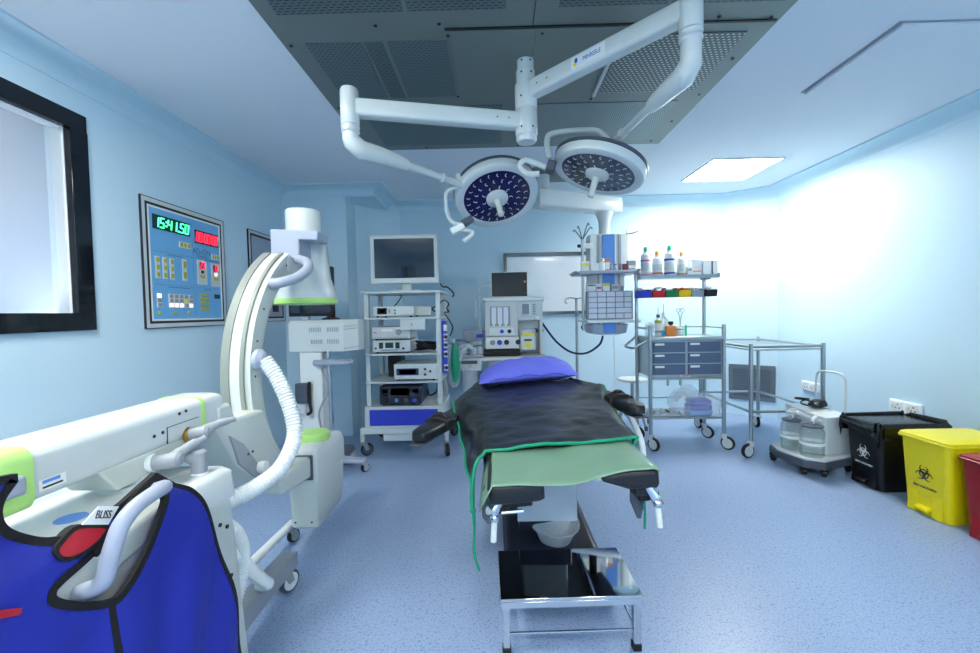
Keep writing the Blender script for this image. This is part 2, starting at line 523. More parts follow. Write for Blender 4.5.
WX = -2.12
def wallp(y, z, dx=0.0): return V((WX + dx, y, z))
WF = lambda y, z, dx=0.02: frame((WX + dx, y, z), (0, 1, 0), (0, 0, 1))   # text frame on the left wall (x along +y)

def seg7(mb, ch, y, z, w, h, dx):
    S = {'0': 'abcdef', '1': 'bc', '2': 'abged', '3': 'abgcd', '4': 'fgbc', '5': 'afgcd', '6': 'afgedc', '7': 'abc', '8': 'abcdefg', '9': 'abcdfg'}
    t = w * 0.17
    sl = 0.12
    def bx(a0, b0, a1, b1):
        q = [(a0, b0), (a1, b0), (a1, b1), (a0, b1)]
        mb.loft([[wallp(y + u + sl * v, z + v, dx + e) for u, v in q] for e in (0, 0.003)])
    for k in S.get(ch, ''):
        if k == 'a': bx(t * .5, h - t, w - t * .5, h)
        if k == 'd': bx(t * .5, 0, w - t * .5, t)
        if k == 'g': bx(t * .5, h / 2 - t / 2, w - t * .5, h / 2 + t / 2)
        if k == 'f': bx(0, h / 2, t, h - t * .3)
        if k == 'b': bx(w - t, h / 2, w, h - t * .3)
        if k == 'e': bx(0, t * .3, t, h / 2)
        if k == 'c': bx(w - t, t * .3, w, h / 2)
    if ch == ':':
        bx(w * .1, h * .22, w * .35, h * .36); bx(w * .1, h * .64, w * .35, h * .78)
    if ch == '.':
        bx(w * .1, 0, w * .35, h * .14)

def ring_frame(mb, y0, y1, z0, z1, t, dx0, dx1):
    mb.bb((WX + dx0, y0, z0), (WX + dx1, y1, z0 + t)); mb.bb((WX + dx0, y0, z1 - t), (WX + dx1, y1, z1))
    mb.bb((WX + dx0, y0, z0 + t), (WX + dx1, y0 + t, z1 - t)); mb.bb((WX + dx0, y1 - t, z0 + t), (WX + dx1, y1, z1 - t))

def control_panel():
    t = thing('surgeon_console', 'blue surgeon control panel with green clock display and red timer on left wall', 'control panel', (WX, 2.9, 1.17))
    y0, y1, z0, z1 = 2.512, 3.28, 1.17, 1.98
    mb = MB(); ring_frame(mb, y0, y1, z0, z1, 0.004, 0, 0.013); obj('outer_edge', mb, 'ink', t, world=True)
    mb = MB(); ring_frame(mb, y0 + .004, y1 - .004, z0 + .004, z1 - .004, 0.026, 0, 0.012); obj('frame', mb, 'alu', t, bev=.002, world=True)
    mb = MB(); ring_frame(mb, y0 + .03, y1 - .03, z0 + .03, z1 - .03, 0.016, 0, 0.011); obj('gasket', mb, 'black', t, world=True)
    mb = MB(); ring_frame(mb, y0 + .046, y1 - .046, z0 + .046, z1 - .046, 0.012, 0, 0.012); obj('inner_trim', mb, 'white', t, world=True)
    a0, a1, b0, b1 = y0 + .058, y1 - .058, z0 + .058, z1 - .058
    W, Hh = a1 - a0, b1 - b0
    obj('face_plate', MB().bb((WX, a0, b0), (WX + .009, a1, b1)), 'panelblue', t, world=True)
    U = lambda u: a0 + u * W
    Z = lambda v: b1 - v * Hh
    def plate(name, u0, u1, v0, v1, m, dx=.012):
        return obj(name, MB().bb((WX + .008, U(u0), Z(v1)), (WX + dx, U(u1), Z(v0))), m, t, world=True)
    def disp(name, u0, u1, v0, v1, s, mdark, mlit):
        p = plate(name, u0, u1, v0, v1, mdark)
        mb = MB()
        n = len(s); cw = [0.45 if c in ':.' else 1.0 for c in s]
        tot = sum(cw); x = U(u0) + .008; ww = (U(u1) - U(u0) - .016) / tot; h = (Z(v0) - Z(v1)) * .72
        for c, k in zip(s, cw):
            seg7(mb, c, x, Z(v1) + h * .18, ww * (0.78 if k == 1 else 1), h, .012)
            x += ww * k
        obj('digits', mb, mlit, p, ang=0, world=True)
    disp('clock_display', .04, .53, .055, .185, '15:41.50', 'segdark', 'ledgreen')
    disp('timer_display', .60, .98, .095, .23, '00:00:00', 'segred', 'ledred')
    def keys(name, u0, u1, v0, v1, nx, ny, back='device', key='olive', px=.25):
        p = plate(name, u0, u1, v0, v1, back) if back else None
        mb = MB()
        for i in range(nx):
            for j in range(ny):
                cu = u0 + (u1 - u0) * (i + .5) / nx; cv = v0 + (v1 - v0) * (j + .5) / ny
                du = (u1 - u0) / nx * .3; dv = (v1 - v0) / ny * .3
                mb.bb((WX + .009, U(cu - du), Z(cv + dv)), (WX + .015, U(cu + du), Z(cv - dv)))
        obj('keys' if back else name, mb, key, p if p else t, world=True)
    keys('clock_keys', .37, .53, .25, .31, 3, 1)
    keys('timer_keys', .86, .98, .31, .37, 3, 1)
    for k in range(3): keys('switch_strip', .05 + .09 * k, .105 + .09 * k, .43, .63, 1, 3)
    keys('switch_strip', .40, .46, .42, .63, 1, 2)
    for u0, v0, dg in ((.62, .40, '23'), (.84, .41, '13')):
        p = plate('climate_unit', u0, u0 + .15, v0, v0 + .25, 'device')
        q = obj('readout', MB().bb((WX + .011, U(u0 + .035), Z(v0 + .09)), (WX + .0135, U(u0 + .115), Z(v0 + .02))), 'segred', p, world=True)
        mb = MB()
        for i, c in enumerate(dg): seg7(mb, c, U(u0 + .042 + .036 * i), Z(v0 + .082), .016, .042, .0135)
        obj('digits', mb, 'ledred', p, ang=0, world=True)
        obj('button', MB().bb((WX + .011, U(u0 + .055), Z(v0 + .135)), (WX + .0145, U(u0 + .095), Z(v0 + .105))), 'black' if dg == '23' else 'ledwhite', p, world=True)
        mb = MB()
        for i in (0, 1): mb.bb((WX + .011, U(u0 + .04 + .04 * i), Z(v0 + .185)), (WX + .0145, U(u0 + .07 + .04 * i), Z(v0 + .15)))
        obj('keys', mb, 'olive', p, world=True)
    # gas alarm lamps
    for i in range(6):
        u = .05 if i == 0 else .13 + .068 * i
        st = plate('alarm_strip', u, u + .058, .765, .895, 'device')
        for j in range(3):
            v = .772 + .042 * j
            lit = (i == 0 and j == 0) or (i in (1, 2, 3, 5) and j == 2)
            obj('alarm_lamp', MB().bb((WX + .012, U(u + .008), Z(v + .032)), (WX + .015, U(u + .050), Z(v))), 'ledwhite' if lit else ('yellow' if (i == 4 and j == 1) else 'grey'), st, world=True)
    for u in (.07, .27, .46): obj('push_button', MB().cyl((WX + .008, U(u), Z(.945)), (WX + .016, U(u), Z(.945)), .011, n=12), 'olive', t, world=True)
    keys('keypad', .64, .78, .74, .93, 4, 5, back=None)
    plate('dark_display', .88, .97, .745, .79, 'screen', .013)
    text('panel_logo', 'AD-ON', .055, 'inkgrey', WF(U(.70), Z(.315), .0095), t)
    text('panel_logo', 'TRADING', .026, 'inkgrey', WF(U(.70), Z(.365), .0095), t)
    mb = MB()
    for v in (.385, .685): mb.bb((WX + .0085, U(.03), Z(v) - .001), (WX + .0095, U(.97), Z(v) + .001))
    mb.bb((WX + .0085, U(.565) - .001, Z(.97)), (WX + .0095, U(.565) + .001, Z(.03)))
    for u, v, l in ((.2, .40, .22), (.66, .36, .0), (.75, .39, .26), (.2, .70, .3), (.72, .70, .12)):
        if l: mb.bb((WX + .0085, U(u), Z(v) - .004), (WX + .0095, U(u + l), Z(v) + .001))
    obj('printed_lines', mb, 'inkgrey', t, world=True)
    # second panel: unlit x-ray viewer
    t = thing('film_viewer', 'grey unlit film viewer with dark rim on left wall behind the c-arm', 'film viewer', (WX, 3.9, 1.18))
    y0, y1, z0, z1 = 3.61, 4.20, 1.183, 1.99
    mb = MB(); ring_frame(mb, y0, y1, z0, z1, 0.005, 0, 0.013); obj('outer_edge', mb, 'ink', t, world=True)
    mb = MB(); ring_frame(mb, y0 + .005, y1 - .005, z0 + .005, z1 - .005, 0.024, 0, 0.012); obj('frame', mb, 'alu', t, bev=.002, world=True)
    mb = MB(); ring_frame(mb, y0 + .029, y1 - .029, z0 + .029, z1 - .029, 0.018, 0, 0.011); obj('gasket', mb, 'black', t, world=True)
    obj('viewing_screen', MB().bb((WX, y0 + .047, z0 + .047), (WX + .009, y1 - .047, z1 - .047)), 'lav', t, world=True)
    obj('switch_plate', MB().bb((WX, y0 + .36, z0 + .09), (WX + .014, y0 + .46, z0 + .15)), 'black', t, world=True)
control_panel()

# ------------------------------------------------------------------ ceiling fittings
def ceiling_fittings():
    t = thing('laminar_flow_ceiling', 'large brushed steel laminar air ceiling panel with perforated grilles', 'ceiling panel', (0.15, 2.0, ZC))
    X0, X1, Y0, Y1 = -0.965, 1.285, 0.55, 3.29
    zb = ZC - 0.012
    obj('steel_sheet', MB().bb((X0, Y0, zb), (X1, Y1, ZC + .002)), 'steelceil', t, bev=.002, world=True)
    def grille(x0, x1, y0, y1, m, edge=True):
        g = obj('grille', MB().bb((x0, y0, zb - .004), (x1, y1, zb + .002)), m, t, world=True)
        return g
    rows = ((0.72, 1.80), (1.99, 2.50), (2.62, 3.20))
    grille(-0.89, -0.36, *rows[0], 'perf_dark'); grille(-0.36 + .02, 0.07, *rows[0], 'perf_dark')
    grille(0.29, 0.74, *rows[0], 'perf_dark'); grille(0.76, 1.23, *rows[0], 'perf_dark')
    grille(-0.86, -0.60, *rows[1], 'perf_grey'); grille(-0.48, -0.20, *rows[1], 'perf_grey')
    grille(-0.585, -0.50, *rows[1], 'perf_dark')
    grille(0.625, 1.185, *rows[1], 'perf_pale')
    grille(-0.80, 0.07, *rows[2], 'perf_grey')
    grille(0.22, 1.14, *rows[2], 'perf_mesh')
    # centre cover plates and their seams
    obj('cover_plate', MB().bb((-0.18, 1.93, zb - .005), (0.206, 2.56, zb + .002)), 'steelceil', t, bev=.001, world=True)
    obj('cover_plate', MB().bb((0.212, 1.93, zb - .005), (0.585, 2.56, zb + .002)), 'steelceil', t, bev=.001, world=True)
    mb = MB()
    mb.bb((-0.20, 1.912, zb - .006), (1.27, 1.924, zb)); mb.bb((0.19, 0.6, zb - .003), (0.194, 1.91, zb))
    obj('seam', mb, 'black', t, world=True)
    mb = MB()
    mb.bb((0.596, 1.96, zb - .02), (0.612, 2.52, zb))
    obj('edge_trim', mb, 'alu', t, bev=.002, world=True)
    for x, y in ((-.93, .9), (-.93, 1.5), (-.93, 2.0), (-.93, 2.6), (-.93, 3.2), (-.5, 1.88), (-.19, 1.96), (.24, 1.96), (-.19, 2.5), (-.22, 1.88), (.7, 1.88), (1.235, 1.9), (1.235, 2.2), (1.235, 2.55), (1.22, 2.9), (1.2, 3.22), (.6, 2.57), (.9, 3.245), (.2, 3.245), (-.5, 3.245), (1.0, 1.885)):
        obj('screw', MB().lathe([(.0085, 0), (.007, -.004), (.003, -.006)], (x, y, zb - .003), n=8), 'ink', t, world=True)
    # lit LED panels: one seen, others added out of frame to light the room
    def led(x, y, label, m='ledpanel_unseen'):
        q = thing('ceiling_light', label, 'ceiling light', (x, y, ZC), 0, 'square ceiling light panels')
        mb = MB()
        for lo, hi in (((-.31, -.31, -.012), (.31, -.297, 0)), ((-.31, .297, -.012), (.31, .31, 0)), ((-.31, -.297, -.012), (-.297, .297, 0)), ((.297, -.297, -.012), (.31, .297, 0))): mb.bb(lo, hi)
        obj('frame', mb, 'alu', q, bev=.001)
        obj('diffuser', MB().bb((-.297, -.297, -.006), (.297, .297, -.001)), m, q)
        return q
    led(2.205, 3.985, 'lit square ceiling light panel near the back right corner', 'ledpanel')
    for x, y in ((1.3, -0.6), (-1.35, 0.95), (-0.2, -1.1)):
        led(x, y, 'lit square ceiling light panel added out of frame to light the room')
    t = thing('ceiling_hatch', 'pale square access hatch in the ceiling with a dark gap along one edge', 'access hatch', (2.17, 2.28, ZC))
    obj('hatch_frame', MB().loft([[V((-.31, -.31, -.004)), V((.31, -.31, -.004)), V((.31, .31, -.004)), V((-.31, .31, -.004))], [V((-.31, -.31, 0)), V((.31, -.31, 0)), V((.31, .31, 0)), V((-.31, .31, 0))]]), 'grey', t)
    obj('hatch_door', MB().loft([[V((-.292, -.302, -.020)), V((.304, -.302, -.009)), V((.304, .302, -.009)), V((-.292, .302, -.020))], [V((-.292, -.302, -.005)), V((.304, -.302, -.004)), V((.304, .302, -.004)), V((-.292, .302, -.005))]]), 'ceil', t, bev=.001)
ceiling_fittings()

# ------------------------------------------------------------------ surgical lamp
def lamp_head(root, c, n, m_lens, up_hint, led_seed):
    """disc head: c face centre, n unit normal of the lit face"""
    n = V(n).normalized()
    a = V(up_hint); a = (a - n * a.dot(n)).normalized(); b = n.cross(a)
    P = lambda u, v, w: V(c) + a * u + b * v + n * w
    Rr = 0.255
    hd = MB().lathe([(.201, 0.0), (.206, .005), (.238, .006), (.25, 0), (Rr, -.012), (Rr, -.042), (.245, -.047), (.10, -.048)], c, n, 56)
    head = obj('lamp_head', hd, 'enamel', root, ang=30, world=True)
    obj('rear_shell', MB().lathe([(.250, -.044), (.258, -.048), (.258, -.062), (.24, -.072), (.12, -.086), (.02, -.09)], c, n, 48), 'dgrey', head, ang=30, world=True)
    obj('lens', MB().lathe([(.203, -.004), (.203, .001), (.001, .004)], c, n, 48), m_lens, head, ang=30, world=True)
    rnd = random.Random(led_seed)
    for rad, k in ((.084, 9), (.132, 17), (.176, 22)):
        for i in range(k):
            th = 2 * PI * (i + .5 * (rad > .1)) / k
            ct = (rad * math.cos(th), rad * math.sin(th)); d0 = th + rnd.uniform(-.3, .3) + PI / 2
            q = []
            for s_ in range(6):
                e = d0 - 1.2 + 2.4 * s_ / 5
                q.append(P(ct[0] + .011 * math.cos(e), ct[1] + .011 * math.sin(e), .0045))
            obj('led', MB().tube(q, .0019, 5), 'ledoff', head, world=True)
    obj('hub', MB().lathe([(.068, .001), (.066, .014), (.05, .024), (.02, .028)], c, n, 28), 'enamel', head, ang=40, world=True)
    obj('handle', MB().lathe([(.021, .02), (.019, .05), (.0175, .12), (.019, .125), (.018, .138), (.006, .141)], c, n, 20), 'enamel', head, ang=40, world=True)
    obj('camera_port', MB().lathe([(.022, .002), (.022, .007), (.012, .009)], P(.10, .02, 0), n, 16), 'dgrey', head, world=True)
    return head, P

def elbow_arm(root, post, zarm, el, ztop, zbot, end, name_label=None):
    p = V((post[0], post[1], zarm)); e = V((el[0], el[1], zarm))
    d = (e - p).normalized(); s = V((-d.y, d.x, 0))
    mb = MB()
    def sec(c, w, h): return [c + s * y + V((0, 0, z)) for y, z in rrect(w, h, min(w, h) * .22, 3)]
    mb.loft([sec(p + d * .03, .07, .082), sec(p + d * .12, .07, .082), sec(e - d * .1, .066, .080), sec(e - d * .02, .066, .080)])
    arm = obj('arm', mb, 'enamel', root, ang=40, world=True)
    screws(arm, [(p + d * k + s * .035 * g, s * g, .001) for k in (.10, .16) for g in (-1, 1)], .004)
    mb = MB().lathe([(.025, ztop + .005), (.038, ztop), (.043, ztop - .012), (.043, zarm - .075), (.040, zarm - .08)], (el[0], el[1], 0), n=28)
    kn = obj('knuckle', mb, 'enamel', root, ang=40, world=True)
    obj('swivel_ring', MB().lathe([(.038, zarm - .08), (.043, zarm - .088), (.039, zarm - .10), (.043, zarm - .112), (.037, zarm - .12)], (el[0], el[1], 0), n=28), 'alu', kn, ang=50, world=True)
    # lower elbow turning into the spring arm
    q0 = V((el[0], el[1], zarm - .118)); q1 = V((el[0], el[1], zbot + .035)); en = V(end)
    t = (en - q1).normalized()
    L = (en - q1).length
    path = [q0, q0.lerp(q1, .5), q1 + V((0, 0, .02)), q1 + t * .05 - V((0, 0, .006)), q1 + t * .14, q1 + t * .24, q1 + t * .30]
    obj('elbow', MB().tube(path, [.037, .038, .041, .044, .041, .037, .029], 20), 'enamel', root, ang=60, world=True)
    sp = obj('spring_arm', MB().tube([q1 + t * .28, q1 + t * .31, en - t * .11, en], [.027, .020, .019, .021], 16), 'enamel', root, ang=50, world=True)
    obj('collar', MB().lathe([(.020, L - .15), (.025, L - .145), (.025, L - .13), (.020, L - .125)], q1, t, 18), 'alu', sp, ang=50, world=True)
    return arm, s, d

def surgical_lamp():
    px, py = 0.178, 2.17
    t = thing('surgical_lamp', 'white twin-head surgical lamp hanging from the steel ceiling on jointed arms', 'surgical lamp', (px, py, ZC))
    post = obj('ceiling_post', MB().lathe([(.042, 2.505), (.042, 2.445), (.048, 2.44), (.048, 2.335)], (px, py, 0), n=32), 'enamel', t, ang=40, world=True)
    obj('hub_upper', MB().lathe([(.046, 2.375), (.056, 2.37), (.056, 2.255), (.052, 2.25)], (px, py, 0), n=32), 'enamel', t, ang=40, world=True)
    obj('hub_lower', MB().lathe([(.052, 2.252), (.056, 2.247), (.056, 2.125), (.052, 2.12)], (px, py, 0), n=32), 'enamel', t, ang=40, world=True)
    obj('end_cap', MB().lathe([(.05, 2.122), (.052, 2.10), (.045, 2.088), (.03, 2.083)], (px, py, 0), n=32), 'alu', t, ang=40, world=True)
    for z, rr in ((2.48, .0415), (2.42, .0475), (2.30, .0555), (2.15, .0555)):
        screws(post, [(V((px, py, z)) + V((math.cos(R(a)), math.sin(R(a)), 0)) * rr, (math.cos(R(a)), math.sin(R(a)), 0), .002) for a in (-60, -120)], .005)
    e1 = (-.175, 2.44, 1.965)
    elbow_arm(t, (px, py), 2.19, (-.655, 1.975), 2.275, 1.985, e1)
    e2 = (.655, 2.33, 2.135)
    arm2, s, d = elbow_arm(t, (px, py), 2.335, (.745, 1.6), 2.42, 2.085, e2)
    # maker's plate on the near side of the second arm
    f = s if s.y < 0 else -s
    pc = V((px, py, 2.335)) + d * .385 + f * .0352
    xdir = d if f.cross(V((0, 0, 1))).dot(d) < 0 else -d
    X = frame(pc, xdir, (0, 0, 1))
    mb = MB(); mb.box((0, 0, 0), (.17, .052, .001))
    for v in mb.bm.verts: v.co = X @ v.co
    pl = obj('name_plate', mb, 'white', arm2, world=True)
    text('plate_lettering', 'MINREELE', .025, 'inkblue', X @ M.Translation((.02, -.001, .0006)), pl, squash=.8)
    for m_, dz, k in (('inkblue', .006, 1), ('yellow', -.008, -1)):
        mb = MB().prism([(.008 * math.cos(a), .011 * math.sin(a)) for a in [2 * PI * i / 14 for i in range(14)]], lambda u, v, w: X @ V((u - .062 + .003 * k, v + dz, w)), .0004, .0012 + .0003 * k)
        obj('plate_emblem', mb, m_, pl, world=True)
    # heads
    c1 = V((.026, 2.56, 1.918))
    n1 = V((.15, -.50, -.85)).normalized()
    h1, P1 = lamp_head(t, c1, n1, 'lens', (0, 1, 0), 3)
    att = V(e1)
    rim = c1 - n1 * .075
    dirr = (att - rim); dirr = (dirr - n1 * dirr.dot(n1)).normalized()
    obj('mount', MB().tube([att, rim + dirr * .25], [.026, .03], 14), 'enamel', h1, world=True)
    lo = rim + dirr * .16 + V((-.06, 0, -.21))
    obj('yoke', MB().tube([att + V((-.01, 0, -.01)), att + V((-.09, -.01, -.045)), att + V((-.088, 0, -.16)), att + V((-.055, .0, -.215)), att + V((.01, .01, -.225))], .011, 10, sub=5), 'enamel', t, world=True)
    obj('grip', MB().tube([att + V((.0, .0, -.225)), att + V((.055, .01, -.19))], [.024, .022], 14), 'dgrey', t, world=True)
    obj('sterile_handle', MB().tube([att + V((-.05, .0, -.255)), att + V((.04, .01, -.262)), att + V((.05, .01, -.285)), att + V((.0, .0, -.325))], [.011, .012, .011, .012], 10, sub=4), 'enamel', t, world=True)
    mb = MB(); mb.box(att + V((-.03, 0, -.25)), (.085, .03, .04), M.Rotation(R(-25), 3, 'Y'))
    obj('joint_block', mb, 'enamel', t, bev=.006, world=True)
    c2 = V((.582, 2.36, 1.985))
    n2 = V((-.31, -.10, -.94)).normalized()
    h2, P2 = lamp_head(t, c2, n2, 'lens2', (0, 1, 0), 5)
    a2 = V(e2)
    obj('yoke', MB().tube([a2, a2 + V((-.045, .02, .06)), V((.55, 2.36, 2.222)), V((.345, 2.36, 2.212)), V((.305, 2.355, 2.165)), V((.318, 2.35, 2.07))], .016, 12, sub=6), 'enamel', t, world=True)
    mb = MB(); mb.box(c2 + V((-.262, -.03, .03)), (.05, .07, .06), M.Rotation(R(20), 3, 'Y')); obj('grip', mb, 'dgrey', t, bev=.008, world=True)
    q = c2 + V((-.33, -.03, .03))
    obj('sterile_handle', MB().tube([q + V((.05, 0, -.005)), q + V((-.07, -.02, .035)), q + V((-.10, -.02, .0)), q + V((-.06, -.04, -.045)), q + V((.0, -.05, -.05))], .016, 10, sub=4), 'enamel', t, world=True)
surgical_lamp()
# ------------------------------------------------------------------ mobile c-arm x-ray machine
def c_arm():
    t = thing('c_arm_machine', 'white mobile c-arm x-ray machine with lime green trims beside the left wall', 'x-ray machine', (-1.02, 1.1, 0))
    O = lambda n, mb, m, p=None, **k: obj(n, mb, m, p or t, world=True, **k)
    CX, CY, CZ, RO = -1.03, 2.3, 0.965, 0.645
    e1 = V((-0.025, -1, 0)).normalized(); sx = V((1, -0.025, 0)).normalized()
    def ap(th, rad, x): return V((CX, CY, CZ)) + (e1 * math.cos(th) + V((0, 0, 1)) * math.sin(th)) * rad + sx * x
    def arcstrip(x0, x1, r0, r1, a0, a1, n=44, rd=.0):
        mb = MB()
        prof = rrect(x1 - x0, r1 - r0, rd, 2, (x0 + x1) / 2, (r0 + r1) / 2) if rd else [(x0, r0), (x1, r0), (x1, r1), (x0, r1)]
        return mb.loft([[ap(R(a0 + (a1 - a0) * i / n), q[1], q[0]) for q in prof] for i in range(n + 1)])
    arc = O('c_arc', arcstrip(-.056, .056, RO - .105, RO - .012, -58, 64, rd=.012), 'cream', ang=50)
    O('rail', arcstrip(-.058, -.024, RO - .03, RO, -58, 62), 'greygreen', arc, ang=50)
    O('rail', arcstrip(.020, .036, RO - .03, RO, -58, 62), 'greygreen', arc, ang=50)
    O('outer_strip', arcstrip(-.024, .020, RO - .03, RO - .006, -58, 62), 'enamel', arc, ang=50)
    O('side_lip', arcstrip(.036, .060, RO - .03, RO - .010, -58, 62), 'cream', arc, ang=50)
    screws(arc, [(ap(R(a), RO - .05, .0558), sx, .002) for a in range(-40, 60, 14)])
    # carriage that clamps the arc
    mb = MB()
    prof = [(1.40, .93), (1.47, .93), (1.50, .865), (1.68, .855), (1.80, .63), (1.76, .56), (1.66, .545), (1.50, .69), (1.43, .80), (1.40, .85)]
    mb.prism(prof, lambda u, v, w: (w, u, v), -1.13, -.945)
    car = O('carriage', mb, 'cream', bev=.012)
    mb = MB(); mb.prism([(1.50, .695), (1.655, .556), (1.66, .60), (1.53, .76), (1.45, .815)], lambda u, v, w: (w, u, v), -.95, -.938)
    O('carriage_cover', mb, 'grey', car, bev=.003)
    screws(car, [((-.939, y, .715), (1, 0, 0), .003) for y in (1.55, 1.58)])
    O('lock_knob', MB().lathe([(.02, 0), (.024, .01), (.024, .03), (.012, .034)], (-.94, 1.62, .64), (1, 0, 0), 18), 'white', car, ang=40)
    # horizontal arm
    def asec(y, w=.15, h=.118, cx=-1.025, cz=.915, r=.028): return [V((cx + u, y, cz + v)) for u, v in rrect(w, h, r, 4)]
    arm = O('horizontal_arm', MB().loft([asec(.825), asec(1.33)]), 'enamel', ang=40)
    O('green_trim', MB().loft([asec(1.33, .155, .123), asec(1.345, .155, .123)]), 'lime', arm, ang=40)
    O('arm_end', MB().loft([asec(1.345, .15, .118), asec(1.42, .15, .118), asec(1.455, .13, .10)]), 'enamel', arm, ang=40)
    O('end_cap', MB().loft([asec(.832, .163, .132, cz=.912, r=.03), asec(.77, .163, .132, cz=.912, r=.03), asec(.755, .14, .11, cz=.912, r=.03)]), 'lime', arm, ang=40)
    O('end_grip', MB().bb((-.955, .60, .888), (-.934, .812, .926)), 'lav', arm, bev=.006)
    screws(arm, [((-.951, y, z), (1, 0, 0), .003) for y, z in ((1.235, .945), (1.262, .947), (1.14, .905), (1.17, .907))], .0048)
    mb = MB(); mb.bb((-.952, 1.185, .87), (-.9485, 1.187, .915)); mb.bb((-.952, 1.185, .915), (-.9485, 1.315, .917)); O('seam', mb, 'dgrey', arm)
    pl = O('type_label', MB().bb((-.951, .845, .876), (-.9495, .90, .899)), 'label', arm)
    mb = MB(); mb.bb((-.9497, .852, .890), (-.949, .888, .897)); O('blue_stripe', mb, 'bluepanel', pl)
    O('print_line', MB().bb((-.9497, .852, .880), (-.949, .893, .884)), 'ink', pl)
    mb = MB(); mb.prism([(.98, .866), (1.31, .866), (1.31, .83), (1.22, .80), (1.03, .80)], lambda u, v, w: (w, u, v), -1.08, -.955)
    O('arm_carrier', mb, 'cream', bev=.006)
    O('pivot', MB().lathe([(.075, .776), (.075, .79), (.062, .795), (.062, .805)], (-1.01, 1.13, 0), n=32), 'alu', ang=40)
    # cabinet
    mb = MB()
    def csec(z, x0, x1, y0, y1, r=.02): return [V((( x0 + x1) / 2 + u, (y0 + y1) / 2 + v, z)) for u, v in rrect(x1 - x0, y1 - y0, r, 3)]
    cab = O('cabinet', mb.loft([csec(.12, -1.28, -.80, .15, 1.30), csec(.68, -1.27, -.825, .15, 1.275)]), 'cream', ang=40)
    O('cabinet_top', MB().loft([csec(.682, -1.275, -.815, .15, 1.285), csec(.76, -1.27, -.82, .15, 1.28), csec(.776, -1.255, -.835, .16, 1.262, .02)]), 'enamel', ang=40)
    mb = MB(); mb.cyl((-.98, .935, .7765), (-.98, .935, .778), .03, n=20)
    O('blue_badge', mb, 'bluepanel', cab)
    O('top_recess', MB().bb((-1.14, .80, .776), (-.93, 1.24, .7775)), 'device', cab, bev=.0005)
    screws(cab, [((-.825 + (.68 - z) * .0446, y, z), (1, 0, 0), .004) for y, z in ((1.235, .60), (1.235, .45), (1.235, .30), (1.205, .62), (1.20, .33))], .006)
    O('console_ledge', MB().loft([[V((-.83, .50, .64)), V((-.83, .50, .75)), V((-.795, .50, .725)), V((-.795, .50, .65))], [V((-.83, .99, .72)), V((-.83, .99, .80)), V((-.80, .99, .785)), V((-.80, .99, .73))]]), 'cream', cab, bev=.008)
    O('push_handle', MB().tube([(-.80, .945, .835), (-.745, .915, .855), (-.735, .87, .858), (-.735, .826, .850), (-.735, .795, .831), (-.735, .778, .803), (-.738, .769, .775), (-.75, .765, .735), (-.80, .765, .715)], .0155, 14, sub=6), 'lav', ang=60)
    # base legs and castors
    mb = MB(); mb.loft([[V((x, 1.22, z)) for x, z in ((-.985, .115), (-.905, .115), (-.905, .205), (-.985, .205))], [V((x, 1.86, z)) for x, z in ((-.985, .10), (-.915, .10), (-.915, .165), (-.985, .165))]])
    O('base_leg', mb, 'grey', bev=.006)
    O('base_leg', MB().tube([(-1.13, 1.25, .13), (-1.13, 2.24, .10)], .022, 12), 'white')
    castor(t, -.955, 1.80, .11, .05, R(70), 'grey', 'dgrey', 'white', .03, world=True)
    castor(t, -1.13, 2.22, .095, .035, R(70), 'grey', 'rubber', 'grey', .026, world=True)
    castor(t, -.93, .4, .13, .05, R(70), 'grey', 'dgrey', 'white', .03, world=True)
    castor(t, -1.15, .4, .13, .05, R(70), 'grey', 'dgrey', 'white', .03, world=True)
    # levers
    def lever(base, ax, ln, tip, ring):
        b = V(base); a = V(ax).normalized()
        o = O('brake_lever', MB().tube([b, b + a * ln, b + a * (ln + .008)], [.021, .021, .014], 16), 'grey', ang=40)
        O('lever_grip', MB().tube([b + a * ln * .65, V(tip).lerp(b + a * ln * .65, .5) + V((0, 0, .006)), V(tip)], [.017, .013, .009], 12, sub=5), 'grey', o)
        O('lever_collar', MB().lathe([(.023, -.012), (.025, -.004), (.019, .004)], b, a, 18), ring, o, ang=40)
    lever((-.945, 1.27, .872), (1, .25, .1), .045, (-.862, 1.36, .896), 'gold')
    lever((-.945, 1.13, .835), (1, .2, .05), .06, (-.872, 1.23, .872), 'white')
    lever((-.875, 1.205, .778), (0, 0, 1), .06, (-.94, 1.16, .835), 'white')
    # image intensifier
    ax = (CX - .005, CY, 0)
    II = O('image_intensifier', MB().lathe([(.156, 1.315), (.156, 1.352), (.150, 1.38), (.132, 1.43), (.126, 1.48), (.120, 1.60), (.112, 1.640), (.105, 1.652), (.105, 1.662), (.092, 1.675), (.092, 1.790), (.087, 1.80), (.05, 1.802)], ax, n=48), 'enamel', ang=30)
    O('green_ring', MB().lathe([(.155, 1.292), (.161, 1.296), (.161, 1.320), (.155, 1.324)], ax, n=48), 'lime', II, ang=40)
    O('green_band', MB().lathe([(.103, 1.649), (.1075, 1.651), (.1075, 1.663), (.103, 1.665)], ax, n=48), 'lime', II, ang=40)
    mb = MB(); mb.prism([(-1.095, 1.51), (-.955, 1.51), (-.955, 1.605), (-.865, 1.60), (-.86, 1.645), (-1.095, 1.66)], lambda u, v, w: (u, w, v), 2.06, 2.20)
    O('clamp_bracket', mb, 'lav', II, bev=.006)
    mb = MB(); mb.prism([(-1.075, 1.44), (-.975, 1.44), (-.975, 1.52), (-1.075, 1.52)], lambda u, v, w: (u, w, v), 1.99, 2.20)
    O('arc_mount', mb, 'cream', II, bev=.006)
    O('grab_handle', MB().tube([(-.985, 1.84, 1.375), (-.94, 1.85, 1.38), (-.90, 1.91, 1.405), (-.885, 1.99, 1.45), (-.91, 2.04, 1.49), (-.97, 2.06, 1.51)], .023, 14, sub=6), 'lav', II)
